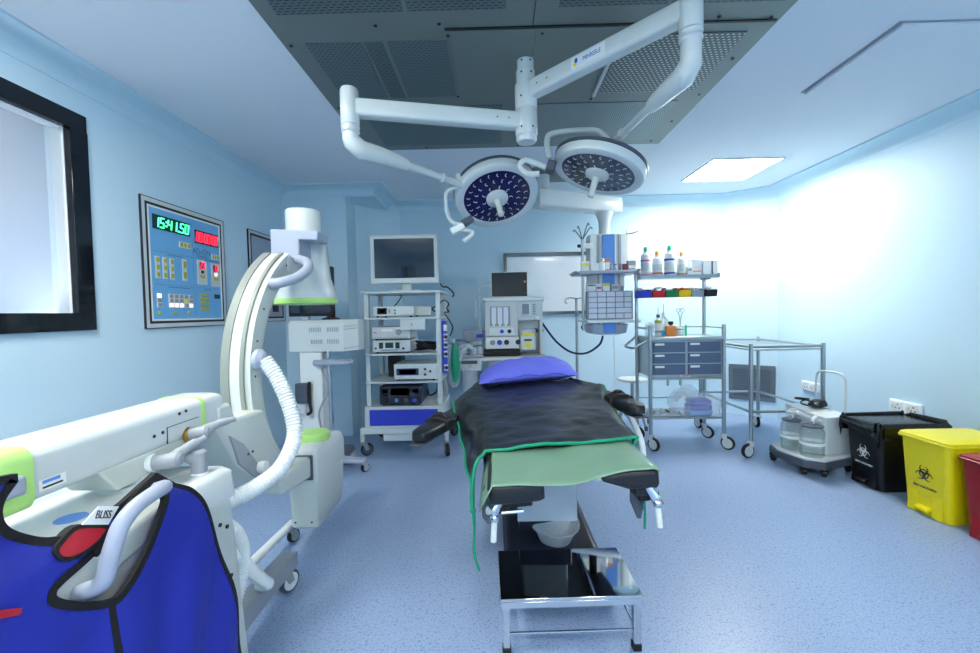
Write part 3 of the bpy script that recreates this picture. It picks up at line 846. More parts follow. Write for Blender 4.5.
    mb = MB(); mb.bb((CX - .075, 2.3 - .146, 1.352), (CX + .01, 2.3 - .130, 1.40)); O('rating_label', mb, 'device', II)
    mb = MB(); mb.sph((CX + .03, 2.3 - .138, 1.415), .014, 10, (1, .4, .5)); O('green_emblem', mb, 'greencap', II)
    # x-ray source tank
    def tsec(z, w, d, cy, r): return [V((-1.005 + u, cy + v, z)) for u, v in rrect(w, d, r, 4)]
    tank = O('source_tank', MB().loft([tsec(.125, .125, .33, 2.30, .02), tsec(.14, .14, .36, 2.30, .02), tsec(.375, .15, .40, 2.31, .02)]), 'cream', ang=40)
    tp = O('tank_cover', MB().loft([tsec(.378, .158, .41, 2.31, .02), tsec(.49, .156, .405, 2.31, .02), tsec(.535, .146, .38, 2.305, .03), tsec(.555, .11, .30, 2.29, .03)]), 'enamel', tank, ang=40)
    O('green_cap', MB().lathe([(.078, .55), (.085, .556), (.085, .585), (.078, .592), (.02, .594)], (-1.012, 2.28, 0), n=36), 'lime', tank, ang=40)
    O('tank_mount', MB().loft([[V((x, 1.84, z)) for x, z in ((-1.085, .43), (-.965, .43), (-.965, .53), (-1.085, .53))], [V((x, 2.13, z)) for x, z in ((-1.075, .405), (-.945, .405), (-.945, .515), (-1.075, .515))]]), 'cream', tank, bev=.014)
    mb = MB(); mb.bb((-1.085, 2.085, .395), (-.938, 2.10, .525)); O('mount_gasket', mb, 'dgrey', tank, bev=.012)
    screws(tank, [((x, 2.128, z), (0, -1, 0), .012) for x, z in ((-1.05, .345), (-.965, .345), (-1.05, .165), (-.965, .165))])
    # corrugated hoses
    jx = V((-.974, 1.695, 1.055))
    O('hose_port', MB().lathe([(.043, 0), (.043, .018), (.032, .03), (.026, .034)], jx, (1, 0, 0), 24), 'lav', ang=40)
    O('corrugated_hose', ribbed([jx + V((.03, 0, 0)), (-.895, 1.70, .975), (-.845, 1.69, .86), (-.815, 1.66, .75), (-.83, 1.58, .655), (-.875, 1.49, .615), (-.92, 1.40, .605), (-.95, 1.29, .62)], .029, .0020, .013), 'white', ang=75)
    O('corrugated_hose', ribbed([(-.89, 1.28, .60), (-.865, 1.34, .53), (-.87, 1.385, .44), (-.885, 1.39, .34), (-.90, 1.36, .25), (-.93, 1.30, .20)], .021, .0016, .011), 'white', ang=75)
    O('corrugated_hose', ribbed([(-.92, 1.27, .52), (-.89, 1.35, .46), (-.87, 1.43, .34), (-.865, 1.50, .255), (-.885, 1.55, .215), (-.93, 1.58, .19)], .021, .0016, .011), 'white', ang=75)
c_arm()

def lead_apron():
    neck = [(.67, .974), (.649, .95), (.642, .926), (.65, .897), (.679, .867), (.717, .842), (.764, .832), (.827, .837), (.88, .848), (.949, .869)]
    right = [(.987, .829), (1.035, .792), (1.071, .729), (1.105, .588), (1.142, .438), (1.18, .254), (1.19, .17)]
    hole = [(.943, .855), (.892, .83), (.83, .813), (.765, .789), (.706, .774), (.693, .760), (.701, .742), (.738, .71), (.796, .675), (.827, .68), (.885, .722), (.935, .785), (.956, .83)]
    sm = lambda p, k, lp=False: [(q.x, q.y) for q in smooth_path([V((a, b, 0)) for a, b in p], k, lp)]
    nk, rt, hl = sm(neck, 6), sm(right, 6), sm(hole, 6, True)
    outer = [(.42, .99), (.62, .99)] + nk + rt + [(.8, .16), (.42, .16)]
    def inside(p, poly):
        c = False; n = len(poly)
        for i in range(n):
            x0, y0 = poly[i]; x1, y1 = poly[i - 1]
            if (y0 > p[1]) != (y1 > p[1]) and p[0] < (x1 - x0) * (p[1] - y0) / (y1 - y0) + x0: c = not c
        return c
    def fold(y, z):
        lo = max(0, min(1, (.80 - z) / .3))
        return -.772 + .010 * math.sin(y * 21 + z * 6) * lo + .008 * math.sin(y * 37 - z * 9 + 1) * lo + .03 * lo * max(0, 1 - abs(y - .98) / .25) - .022 * max(0, min(1, (z - .81) / .05))
    pts, edges = [], []
    for poly in (outer, hl):
        b = len(pts); pts += [V(p) for p in poly]; edges += [(b + i, b + (i + 1) % len(poly)) for i in range(len(poly))]
    for i in range(60):
        for j in range(62):
            p = (.43 + .0135 * i + .006 * (j % 2), .17 + .0135 * j)
            if inside(p, outer) and not inside(p, hl) and min((V(p) - V(q)).length for q in outer + hl) > .006: pts.append(V(p))
    vs, es, fs, *_ = geometry.delaunay_2d_cdt(pts, edges, [], 0, 1e-6)
    mb = MB()
    bv = [mb.bm.verts.new((fold(v.x, v.y), v.x, v.y)) for v in vs]
    for f in fs:
        c = sum((vs[i] for i in f), V((0, 0))) / len(f)
        if inside(c, outer) and not inside(c, hl): mb.face([bv[i] for i in f])
    for v in list(mb.bm.verts):
        if not v.link_faces: mb.bm.verts.remove(v)
    t = thing('lead_apron', 'cobalt blue lead apron with black bound edges hung over the x-ray machine cabinet', 'lead apron', (-.77, .8, .16))
    O = lambda n, mb, m, p=None, **k: obj(n, mb, m, p or t, world=True, **k)
    O('apron_cloth', mb, 'apron', ang=80, solid=.007)
    off = lambda p, d=.0: V((fold(p[0], p[1]) + d, p[0], p[1]))
    def band(name, pl, w, m='tape', lp=False, dx=.0045, par=None):
        """flat bound edge following the cloth"""
        n = len(pl); rings = []
        for i in range(n):
            a = V(pl[(i - 1) % n]) if (lp or i) else V(pl[0]); b = V(pl[(i + 1) % n]) if (lp or i < n - 1) else V(pl[-1])
            tt = (b - a).normalized(); s = V((-tt.y, tt.x)) * w / 2
            p = V(pl[i])
            q0, q1 = p + s, p - s
            rings.append([off(q0, dx), off(q1, dx), off(q1, -.006), off(q0, -.006)])
        return O(name, MB().loft(rings, loop=lp), m, par, ang=50)
    band('neck_binding', sm([(.60, .985)] + neck[:1], 4)[:-1] + nk, .014)
    band('hem_binding', [nk[-1]] + rt, .011)
    band('armhole_binding', hl, .0145, lp=True)
    band('centre_seam', sm([(.796, .672), (.797, .5), (.80, .17)], 10), .012)
    def patch(name, poly, m, dx):
        mb = MB(); mb.loft([[off(p, dx) for p in poly], [off(p, dx + .003) for p in poly]]); return O(name, mb, m)
    tab = sm([(.757, .847), (.802, .823), (.79, .812), (.765, .804), (.735, .803), (.713, .813), (.709, .829), (.724, .839)], 4, True)
    patch('red_tab', tab, 'red', .004)
    band('tab_binding', tab, .007, lp=True, dx=.009)
    patch('red_patch', [(.60, .80), (.648, .772), (.645, .762), (.60, .785)], 'red', .004)
    lp = [(.789, .871), (.831, .851), (.806, .826), (.755, .852)]
    xm = max(fold(*p) for p in lp) + .006
    lab = O('brand_label', MB().loft([[V((xm + e, *p)) for p in lp] for e in (0, .002)]), 'label')
    text('label_lettering', 'BLISS', .021, 'ink', frame((xm + .0022, .797, .850), (0, .9, -.43), (0, .43, .9)), lab, squash=.75)
    strap = sm([(.95, .866), (.90, .848), (.85, .828), (.81, .806), (.77, .79)], 5)
    band('shoulder_strap', strap, .022, dx=.007)
lead_apron()

# ------------------------------------------------------------------ stand with white electrosurgery box behind the c-arm
def unit_stand():
    t = thing('equipment_stand', 'white column stand with chrome pole and grey handle behind the c-arm', 'stand', (-1.36, 3.34, 0))
    O = lambda n, mb, m, p=None, **k: obj(n, mb, m, p or t, world=True, **k)
    O('column', MB().bb((-1.56, 3.30, .12), (-1.38, 3.46, .938)), 'white', bev=.01)
    O('pole', MB().cyl((-1.315, 3.31, .12), (-1.33, 3.31, .945), .017, n=16), 'chrome', ang=40)
    mb = MB(); mb.tube([(-1.42, 3.26, .86), (-1.33, 3.24, .862), (-1.20, 3.22, .862), (-1.10, 3.20, .875)], [.024, .026, .024, .018], 12, sub=5)
    O('handle', mb, 'lav')
    O('base', MB().loft([[V((-1.62, 3.2, .09)), V((-1.2, 3.2, .09)), V((-1.2, 3.52, .09)), V((-1.62, 3.52, .09))], [V((-1.6, 3.22, .14)), V((-1.22, 3.22, .14)), V((-1.22, 3.5, .14)), V((-1.6, 3.5, .14))]]), 'dgrey', bev=.01)
    O('base_foot', MB().loft([[V((-1.24, 3.18 + y, z)) for y, z in ((0, .085), (.10, .085), (.10, .125), (0, .125))], [V((-1.03, 3.17 + y, z)) for y, z in ((0, .085), (.085, .085), (.085, .11), (0, .11))]]), 'lav', bev=.014)
    for x, y, a in ((-1.05, 3.22, 60), (-1.2, 3.40, 60), (-1.56, 3.23, 100), (-1.56, 3.48, 100)):
        castor(t, x, y, .09, .034, R(a), 'grey', 'rubber', 'grey', .03, world=True)
    mb = MB(); mb.bb((-1.585, 3.255, .54), (-1.48, 3.30, .70)); sw = O('switch_box', mb, 'dgrey', bev=.012)
    O('switch_plug', MB().tube([(-1.47, 3.265, .71), (-1.47, 3.26, .56), (-1.46, 3.255, .48), (-1.49, 3.26, .455)], .013, 8, sub=4), 'black', sw)
    mb = MB(); mb.bb((-1.56, 3.25, .46), (-1.50, 3.29, .54)); O('socket', mb, 'clearb', sw, bev=.006)
    O('cord', MB().tube([(-1.38, 3.30, .80), (-1.33, 3.25, .72), (-1.32, 3.24, .62), (-1.36, 3.25, .55), (-1.40, 3.26, .45), (-1.38, 3.27, .3)], .008, 8, sub=6), 'grey')
    b = thing('control_box', 'white vented control box on top of the column stand', 'electronic unit', (-1.36, 3.3, .94))
    O2 = lambda n, mb, m, p=None, **k: obj(n, mb, m, p or b, world=True, **k)
    mb = MB()
    pf = [(-1.64, 3.30), (-1.20, 3.30), (-1.11, 3.38), (-1.11, 3.55), (-1.64, 3.55)]
    mb.loft([[V((x, y, .942)) for x, y in pf], [V((x, y, 1.16)) for x, y in pf], [V((x + (-.012 if x > -1.3 else .0), y + .03, 1.195)) for x, y in pf]])
    cs = O2('casing', mb, 'enamel', bev=.006)
    mb = MB()
    for x0, z0 in ((-1.47, 1.10), (-1.33, 1.10), (-1.46, 1.005), (-1.33, 1.005)):
        for k in range(7): mb.bb((x0 + .014 * k, 3.297, z0), (x0 + .014 * k + .006, 3.302, z0 + .035))
    O2('vents', mb, 'grey', cs)
    mb = MB(); mb.tube([(-1.20, 3.298, 1.115), (-1.115, 3.375, 1.125)], .003, 6); mb.tube([(-1.20, 3.298, 1.14), (-1.115, 3.375, 1.148)], .003, 6); mb.tube([(-1.20, 3.298, .965), (-1.112, 3.378, .975)], .003, 6)
    O2('panel_gap', mb, 'grey', cs)
    m_ = thing('monitor', 'black monitor on the white control box, half hidden by the x-ray head', 'monitor', (-1.44, 3.4, 1.195))
    O3 = lambda n, mb, m, p=None, **k: obj(n, mb, m, p or m_, world=True, **k)
    O3('casing', MB().bb((-1.67, 3.38, 1.225), (-1.31, 3.44, 1.625)), 'black', bev=.006)
    O3('screen', MB().bb((-1.65, 3.376, 1.255), (-1.33, 3.381, 1.60)), 'screen')
    O3('base', MB().lathe([(.075, 1.197), (.07, 1.205), (.035, 1.215), (.03, 1.23)], (-1.34, 3.42, 0), n=24), 'black', ang=40)
    mb = MB(); mb.bb((-1.58, 3.40, 1.197), (-1.52, 3.45, 1.228)); O3('foot', mb, 'clearb', bev=.004)
unit_stand()
# ------------------------------------------------------------------ endoscopy tower
def tower():
    cx, yf = -0.80, 3.58
    t = thing('equipment_trolley', 'pale grey equipment trolley with four shelves, blue drawer and monitor left of the table', 'equipment trolley', (cx, yf, 0))
    O = lambda n, mb, m, p=None, **k: obj(n, mb, m, p or t, world=True, **k)
    xl, xr, yb = -1.135, -0.475, 4.16
    for x in (xl + .02, xr - .02):
        O('post', MB().bb((x - .02, yf + .05, .24), (x + .02, yf + .10, 1.425)), 'cart', bev=.005)
        O('post', MB().bb((x - .02, yb - .10, .24), (x + .02, yb - .05, 1.425)), 'cart', bev=.005)
    for z, w in ((1.424, .02), (1.20, .0), (.89, .0), (.648, .0)):
        x0, x1 = xl - w, xr + w
        mb = MB(); mb.loft([[V((x0 + a, yf + b, zz)) for a, b in ((0, .03), (.03, 0), (x1 - x0 - .03, 0), (x1 - x0, .03), (x1 - x0, yb - yf), (0, yb - yf))] for zz in (z - .016, z)])
        O('shelf', mb, 'cart', bev=.003)
    b = O('drawer_box', MB().bb((xl - .01, yf + .012, .235), (xr + .01, yb, .432)), 'cart', bev=.004)
    d = O('drawer', MB().bb((xl + .035, yf, .268), (xr - .035, yf + .014, .405)), 'blueplastic', bev=.003)
    O('drawer_lock', MB().cyl((-.80, yf + .001, .39), (-.80, yf - .004, .39), .008, n=12), 'dgrey', d)
    O('base_rail', MB().bb((xl - .05, yf + .0, .195), (xr + .05, yf + .05, .245)), 'cart', bev=.005)
    O('base_rail', MB().bb((xl - .05, yb - .05, .195), (xr + .05, yb, .245)), 'cart', bev=.005)
    for x in (xl - .035, xr + .035):
        O('base_leg', MB().bb((x - .018, yf + .005, .12), (x + .018, yf + .045, .23)), 'cart', bev=.004)
        O('base_leg', MB().bb((x - .018, yb - .045, .12), (x + .018, yb - .005, .23)), 'cart', bev=.004)
    for x, y, a in ((xl - .03, yf + .02, 35), (xr + .03, yf + .02, -70), (xl - .03, yb - .02, 40), (xr + .03, yb - .02, 60)):
        castor(t, x, y, .14, .055, R(a), 'steel', 'rubber', 'dgrey', .028, world=True)
    tr = O('pull_out_tray', MB().bb((-.98, yf + .02, .15), (-.66, yb - .1, .16)), 'cart')
    O('tray_front', MB().bb((-.985, yf + .0, .135), (-.655, yf + .02, .192)), 'cart', tr, bev=.003)
    for x in (-.98, -.665): O('tray_hanger', MB().bb((x, yf + .1, .15), (x + .005, yb - .1, .235)), 'cart', tr)
    # blue socket strip on the right side
    s = O('socket_strip', MB().bb((xr + .002, yf + .10, .70), (xr + .045, yf + .15, 1.16)), 'blueplastic', bev=.004)
    for i, z in enumerate((.75, .87, .95, 1.02, 1.10)):
        O('socket', MB().bb((xr + .02, yf + .094, z - .028), (xr + .052, yf + .105, z + .028)), 'white', s, bev=.003)
        if i != 4: O('plug', MB().tube([(xr + .036, yf + .10, z), (xr + .045, yf + .05, z + .002)], [.018, .012], 10), 'black', s)
    def dev(name, label, x0, x1, z0, h, depth, face, cat='medical device', m='device', dy=.03, taper=0.0):
        q = thing(name, label, cat, ((x0 + x1) / 2, yf + dy, z0))
        y0 = yf + dy
        mb = MB(); mb.loft([[V((x0, y0, z0 + .012)), V((x1, y0, z0 + .012)), V((x1 + taper, y0 + depth, z0 + .012)), V((x0 + taper * .3, y0 + depth, z0 + .012))], [V((x0, y0, z0 + h)), V((x1, y0, z0 + h)), V((x1 + taper, y0 + depth, z0 + h)), V((x0 + taper * .3, y0 + depth, z0 + h))]])
        c = obj('case', mb, m, q, bev=.006, world=True)
        for fx in (x0 + .03, x1 - .03):
            for fy in (y0 + .03, y0 + depth - .03):
                obj('foot', MB().cyl((fx, fy, z0 + .001), (fx, fy, z0 + .014), .012, n=10), 'black', q, world=True)
        for k, (u0, v0, u1, v1, mm, typ) in enumerate(face):
            X0, X1, Z0, Z1 = x0 + (x1 - x0) * u0, x0 + (x1 - x0) * u1, z0 + .012 + (h - .012) * v0, z0 + .012 + (h - .012) * v1
            if typ == 'k':
                obj('knob', MB().lathe([((X1 - X0) / 2, 0), ((X1 - X0) / 2.3, .012), (.002, .013)], ((X0 + X1) / 2, y0, (Z0 + Z1) / 2), (0, -1, 0), 16), mm, q, ang=40, world=True)
            else:
                obj(typ, MB().bb((X0, y0 - .004, Z0), (X1, y0 + .002, Z1)), mm, q, bev=.001, world=True)
        return q
    dev('camera_console', 'pale console with small dark screen on the second shelf of the trolley', -1.05, -.70, 1.201, .095, .34, [(.10, .2, .34, .85, 'ink', 'bezel'), (.14, .28, .30, .78, 'screen3', 'screen'), (.38, .3, .42, .7, 'grey', 'button'), (.52, .5, .56, .68, 'ink', 'k'), (.52, .2, .56, .38, 'ink', 'k'), (.68, .12, .98, .16, 'grey', 'trim_line')], 'video console', taper=.10)
    dev('light_source', 'grey light source with round port, stacked upper on the third shelf', -1.075, -.745, 1.003, .115, .34, [(.62, .3, .78, .78, 'grey', 'k'), (.66, .42, .74, .66, 'dgrey', 'k'), (.25, .62, .55, .82, 'label', 'badge'), (.06, .5, .12, .56, 'inkblue', 'switch'), (.05, .1, .95, .14, 'grey', 'trim_line')], 'light source', dy=.065)
    dev('insufflator', 'white insufflator with dark green readouts, stacked under the light source', -1.06, -.735, .891, .112, .36, [(.16, .3, .27, .82, 'segdark', 'readout'), (.33, .34, .54, .8, 'segdark', 'readout'), (.6, .3, .71, .82, 'segdark', 'readout'), (.05, .15, .10, .5, 'ink', 'k'), (.78, .15, .84, .42, 'ink', 'k'), (.2, .12, .66, .2, 'inkgrey', 'trim_line')], 'insufflator')
    dev('pump_console', 'grey console with blue display on the fourth shelf of the trolley', -.885, -.515, .649, .145, .36, [(.06, .28, .58, .72, 'screen2', 'display'), (.12, .34, .52, .66, 'blueplastic', 'screen'), (.70, .55, .76, .76, 'ink', 'k'), (.82, .4, .88, .62, 'ink', 'k'), (.70, .2, .76, .42, 'ink', 'k')], 'pump console')
    dev('electrosurgical_unit', 'dark blue electrosurgical unit with grey display on the lowest shelf', -1.015, -.655, .433, .17, .38, [(.02, .04, .98, .97, 'ink', 'front_panel'), (.27, .5, .72, .9, 'screen3', 'display'), (.06, .62, .2, .86, 'dgrey', 'button'), (.8, .62, .94, .86, 'dgrey', 'button'), (.06, .1, .22, .42, 'black', 'k'), (.36, .12, .46, .36, 'bluepanel', 'k'), (.58, .12, .7, .34, 'dgrey', 'k'), (.78, .12, .90, .34, 'inkblue', 'k'), (.06, .48, .2, .56, 'inkblue', 'button')], 'electrosurgical unit', 'darkcase')
    q = thing('keyboard_box', 'white drawer box slung under the second shelf of the trolley', 'drawer box', (-.72, yf + .0, 1.08))
    obj('case', MB().bb((-.815, yf + .004, 1.09), (-.60, yf + .05, 1.183)), 'enamel', q, bev=.004, world=True)
    text('mark', 'S', .035, 'ink', frame((-.715, yf + .004, 1.135), (1, 0, 0), (0, 0, 1)), q)
    q = thing('power_module', 'tall black power module standing at the back of the fourth shelf', 'power unit', (-.95, yf + .3, .65))
    obj('case', MB().bb((-1.0, yf + .28, .650), (-.88, yf + .48, .872)), 'black', q, bev=.006, world=True)
    obj('fin', MB().bb((-.985, yf + .274, .68), (-.895, yf + .28, .85)), 'rubber', q, world=True)
    rnd = random.Random(4)
    pts = []
    for i in range(34):
        a = i * 1.1
        pts.append((-.62 + .085 * math.cos(a) + rnd.uniform(-.015, .015), yf + .16 + .07 * math.sin(a) + rnd.uniform(-.01, .01), .905 + .0022 * i + rnd.uniform(-.004, .012)))
    cable('camera_cable', pts, .008, 'black', 'coil of black cable heaped on the third shelf of the trolley', 'cable', sub=5)
    cable('power_cable', [(-.50, yf + .3, 1.50), (-.47, yf + .25, 1.47), (-.42, yf + .2, 1.46), (-.36, yf + .12, 1.40), (-.37, yf + .1, 1.37)], .007, 'black', 'short black lead hanging from the monitor behind the trolley top', 'cable')
    cable('power_cable', [(-.52, yf + .12, 1.24), (-.55, yf + .1, 1.27), (-.50, yf + .08, 1.30), (-.44, yf + .07, 1.34), (-.40, yf + .07, 1.31), (-.42, yf + .07, 1.27), (-.40, yf + .07, 1.24), (-.44, yf + .07, 1.23), (-.40, yf + .06, 1.17), (-.37, yf + .06, 1.10), (-.395, yf + .05, 1.03)], .006, 'black', 'looped black lead running down to the blue socket strip', 'cable')
    cable('power_cable', [(-.60, yf + .46, .628), (-.585, yf + .40, .61), (-.55, yf + .3, .58), (-.56, yf + .31, .50), (-.63, yf + .35, .46), (-.66, yf + .42, .50)], .008, 'black', 'black lead hanging behind the dark blue unit on the lowest shelf', 'cable')
    cable('power_cable', [(-.95, yf + .4, 1.41), (-.88, yf + .38, 1.40), (-.93, yf + .4, 1.33), (-1.0, yf + .4, 1.27)], .005, 'black', 'thin black lead dropping behind the second shelf console', 'cable')
    # monitor
    q = thing('monitor', 'wide silver framed flat monitor standing on the trolley top', 'monitor', (-.785, yf + .2, 1.425))
    Q = lambda n, mb, m, p=None, **k: obj(n, mb, m, p or q, world=True, **k)
    ym = yf + .12
    f = MB(); x0, x1, z0, z1 = -1.085, -.497, 1.50, 1.92
    for lo, hi in (((x0, ym, z0), (x1, ym + .05, z0 + .045)), ((x0, ym, z1 - .028), (x1, ym + .05, z1)), ((x0, ym, z0 + .045), (x0 + .03, ym + .05, z1 - .028)), ((x1 - .03, ym, z0 + .045), (x1, ym + .05, z1 - .028))): f.bb(lo, hi)
    Q('bezel', f, 'device', bev=.003)
    Q('screen', MB().bb((x0 + .028, ym + .008, z0 + .043), (x1 - .028, ym + .02, z1 - .026)), 'screen')
    Q('rear_cover', MB().bb((x0 + .03, ym + .02, z0 + .04), (x1 - .03, ym + .075, z1 - .03)), 'device', bev=.01)
    Q('stand_neck', MB().bb((-.825, ym + .05, 1.44), (-.745, ym + .08, 1.56)), 'device', bev=.004)
    Q('stand_foot', MB().loft([[V((-.785 + u, ym + .09 + v, z)) for u, v in rrect(.26, .17, .03, 3)] for z in (1.425, 1.442)]), 'device', bev=.003)
tower()

# ------------------------------------------------------------------ anaesthesia machine
def anaesthesia():
    yf = 4.2
    t = thing('anaesthesia_machine', 'pale grey anaesthesia machine with flow tubes and vaporiser behind the table head', 'anaesthesia machine', (.2, yf, 0))
    O = lambda n, mb, m, p=None, **k: obj(n, mb, m, p or t, world=True, **k)
    x0, x1 = -.10, .475
    O('rear_panel', MB().bb((x0 + .01, yf + .25, .12), (x1 - .01, yf + .52, 1.34)), 'device', bev=.008)
    O('top_plate', MB().bb((x0 - .02, yf - .02, 1.335), (x1 + .02, yf + .54, 1.372)), 'white', bev=.01)
    O('left_block', MB().bb((x0, yf, .985), (x0 + .325, yf + .3, 1.336)), 'device', bev=.006)
    fp = O('flowmeter_panel', MB().bb((x0 + .05, yf - .012, 1.09), (x0 + .25, yf + .004, 1.285)), 'grey', bev=.004)
    for k in range(3): O('flow_tube', MB().bb((x0 + .065 + .06 * k, yf - .018, 1.11), (x0 + .11 + .06 * k, yf - .01, 1.275)), 'frost', fp)
    for k in range(3): O('flow_knob', MB().lathe([(.014, 0), (.012, .02), (.002, .022)], (x0 + .085 + .06 * k, yf - .012, 1.10), (0, -1, 0), 12), 'white', fp)
    gp = O('gauge_panel', MB().bb((x0 + .04, yf - .01, 1.0), (x0 + .29, yf + .004, 1.07)), 'white', bev=.003)
    for k, m in enumerate(('ink', 'inkblue', 'ink')): O('gauge', MB().lathe([(.020, 0), (.020, .008), (.016, .01), (.001, .01)], (x0 + .09 + .075 * k, yf - .009, 1.035), (0, -1, 0), 18), 'white' if k == 0 else m, gp, ang=40)
    lp = O('lower_panel', MB().bb((x0, yf - .004, .86), (x0 + .335, yf + .28, .98)), 'white', bev=.006)
    for k, m in enumerate(('grey', 'inkblue', 'ink', 'ink')):
        O('dial', MB().lathe([(.026, 0), (.022, .014), (.002, .016)], (x0 + .07 + (.07 if k < 3 else .085) * k, yf - .004, .925), (0, -1, 0), 18), m if k != 0 else 'grey', lp, ang=40)
    O('dark_shelf', MB().bb((x0 - .02, yf - .06, .80), (x0 + .34, yf + .28, .852)), 'rubber', bev=.006)  # near-black slab between the lower panel and the work shelf
    O('right_block', MB().bb((x0 + .325, yf, 1.14), (x1, yf + .3, 1.336)), 'device', bev=.006)
    sp = O('ventilator_screen', MB().bb((x0 + .36, yf - .012, 1.19), (x1 - .125, yf + .002, 1.315)), 'white', bev=.003)
    O('screen', MB().bb((x0 + .37, yf - .016, 1.20), (x1 - .135, yf - .008, 1.305)), 'screen3', sp)
    for k in range(5): O('key', MB().bb((x1 - .10, yf - .008, 1.20 + .022 * k), (x1 - .07, yf + .002, 1.212 + .022 * k)), 'grey')
    O('control_wheel', MB().lathe([(.024, 0), (.022, .016), (.002, .018)], (x1 - .055, yf - .002, 1.165), (0, -1, 0), 18), 'white', ang=40)
    O('bay_back', MB().bb((x0 + .33, yf + .18, .80), (x1, yf + .26, 1.14)), 'white')
    O('bay_side', MB().bb((x1 - .03, yf, .80), (x1, yf + .25, 1.14)), 'device', bev=.004)
    v = O('vaporiser', MB().bb((x0 + .345, yf - .02, .84), (x0 + .505, yf + .16, 1.0)), 'device', bev=.02)
    O('vaporiser_head', MB().lathe([(.085, 1.0), (.085, 1.04), (.07, 1.055), (.04, 1.06)], (x0 + .425, yf + .07, 0), n=28), 'device', v, ang=40)
    for lo, hi, m in (((.37, .985, 0), (.48, 1.01, 0), 'yellow'), ((.40, .875, 0), (.455, .92, 0), 'yellow'), ((.385, .935, 0), (.46, .955, 0), 'dgrey')):
        O('vaporiser_label', MB().bb((x0 + lo[0], yf - .026, lo[1]), (x0 + hi[0], yf - .016, hi[1])), m, v)
    O('suction_gauge', MB().lathe([(.024, 0), (.024, .03), (.004, .034)], (x0 + .52, yf + .17, 1.03), (0, -1, 0), 16), 'dgrey', ang=40)
    O('suction_gauge', MB().lathe([(.024, 0), (.024, .03), (.004, .034)], (x0 + .575, yf + .17, 1.03), (0, -1, 0), 16), 'dgrey', ang=40)
    O('work_shelf', MB().bb((x0 - .04, yf - .18, .76), (x1 + .02, yf + .3, .79)), 'device', bev=.006)
    O('base', MB().bb((x0 - .02, yf - .1, .10), (x1, yf + .5, .20)), 'device', bev=.02)
    for lo in (x0 + .03, x1 - .03): castor(t, lo, yf - .05, .11, .045, R(-80), 'grey', 'rubber', 'grey', .03, world=True)
    for lo in (x0 + .03, x1 - .03): castor(t, lo, yf + .45, .11, .045, R(80), 'grey', 'rubber', 'grey', .03, world=True)
    # absorber block and breathing circuit on the left
    a = O('absorber', MB().bb((-.34, yf - .14, .66), (-.14, yf + .06, .79)), 'device', bev=.012)
    O('absorber_top', MB().bb((-.36, yf - .16, .79), (-.12, yf + .08, .82)), 'grey', a, bev=.006)
    O('canister', MB().lathe([(.07, .42), (.075, .44), (.075, .64), (.07, .66)], (-.26, yf - .04, 0), n=24), 'clearb', a, ang=40)
    for x, y in ((-.32, yf - .1), (-.22, yf - .1), (-.16, yf - .02)): O('valve_dome', MB().lathe([(.035, .82), (.035, .86), (.028, .885), (.01, .892)], (x, y, 0), n=20), 'clearb', a, ang=40)
    O('absorber_clip', MB().bb((-.36, yf - .17, .735), (-.18, yf - .145, .765)), 'dgrey', a, bev=.006)
    O('bag_arm', MB().tube([(-.24, yf - .05, .82), (-.24, yf - .08, .91), (-.29, yf - .12, .955), (-.39, yf - .2, .975)], .011, 10, sub=4), 'dsteel')
    br = O('rear_screen_bracket', MB().bb((-.33, yf + .14, .93), (-.10, yf + .17, 1.05)), 'lav', bev=.004)
    bx, by = -.405, yf - .22
    O('bag_mount', MB().lathe([(.02, .945), (.024, .955), (.024, .985), (.018, .99)], (bx, by, 0), n=18), 'clearb', ang=40)
    O('breathing_bag', MB().loft([[V((bx + .006 + 1.2 * r * math.cos(2 * PI * i / 18) * (1.15 if math.cos(2 * PI * i / 18) > 0 else .6), by + r * .7 * math.sin(2 * PI * i / 18), z)) for i in range(18)] for r, z in ((.008, .565), (.018, .58), (.030, .62), (.038, .68), (.042, .75), (.038, .83), (.028, .89), (.019, .93), (.016, .95))]), 'greenbag', ang=60)
    O('breathing_hose', ribbed([(bx - .005, by + .02, .93), (-.448, by + .045, .90), (-.452, by + .05, .82), (-.448, by + .05, .72), (-.445, by + .05, .60), (-.415, by + .05, .53), (-.375, by + .05, .56), (-.36, by + .045, .70), (-.32, by - .02, .86), (-.22, yf - .06, .92), (-.14, yf - .06, .93)], .018, .002, .012, 10), 'clear', ang=0)
    O('breathing_hose', ribbed([(-.20, yf - .12, .86), (-.28, yf - .22, .92), (-.36, by + .05, .88), (-.37, by + .05, .76), (-.30, by + .05, .68), (-.24, yf - .16, .72)], .016, .002, .012, 10), 'clear', ang=0)
    O('gas_hose', MB().tube([(-.16, yf + .1, 1.42), (-.20, yf + .08, 1.36), (-.20, yf + .06, 1.2), (-.17, yf + .05, 1.1), (-.14, yf + .02, 1.0)], .007, 8, sub=5), 'clearb')
    O('gas_hose', MB().tube([(-.04, yf + .1, 1.50), (-.14, yf + .1, 1.49), (-.17, yf + .08, 1.4), (-.155, yf + .04, 1.25), (-.165, yf + .04, 1.12)], .006, 8, sub=5), 'clearb')
    O('blue_connector', MB().tube([(-.19, yf - .01, .995), (-.12, yf - .01, .998)], .017, 10), 'inkblue')
    m_ = thing('patient_monitor', 'small black patient monitor on top of the anaesthesia machine', 'monitor', (.135, yf + .1, 1.372))
    Q = lambda n, mb, m, p=None, **k: obj(n, mb, m, p or m_, world=True, **k)
    Q('casing', MB().loft([[V((.15 + u, y, 1.505 + v)) for u, v in rrect(w, h, .015, 3)] for y, w, h in ((yf + .05, .37, .255), (yf + .12, .37, .255), (yf + .20, .29, .20))]), 'white', ang=40)
    Q('bezel', MB().bb((-.028, yf + .044, 1.385), (.328, yf + .052, 1.625)), 'black', bev=.003)
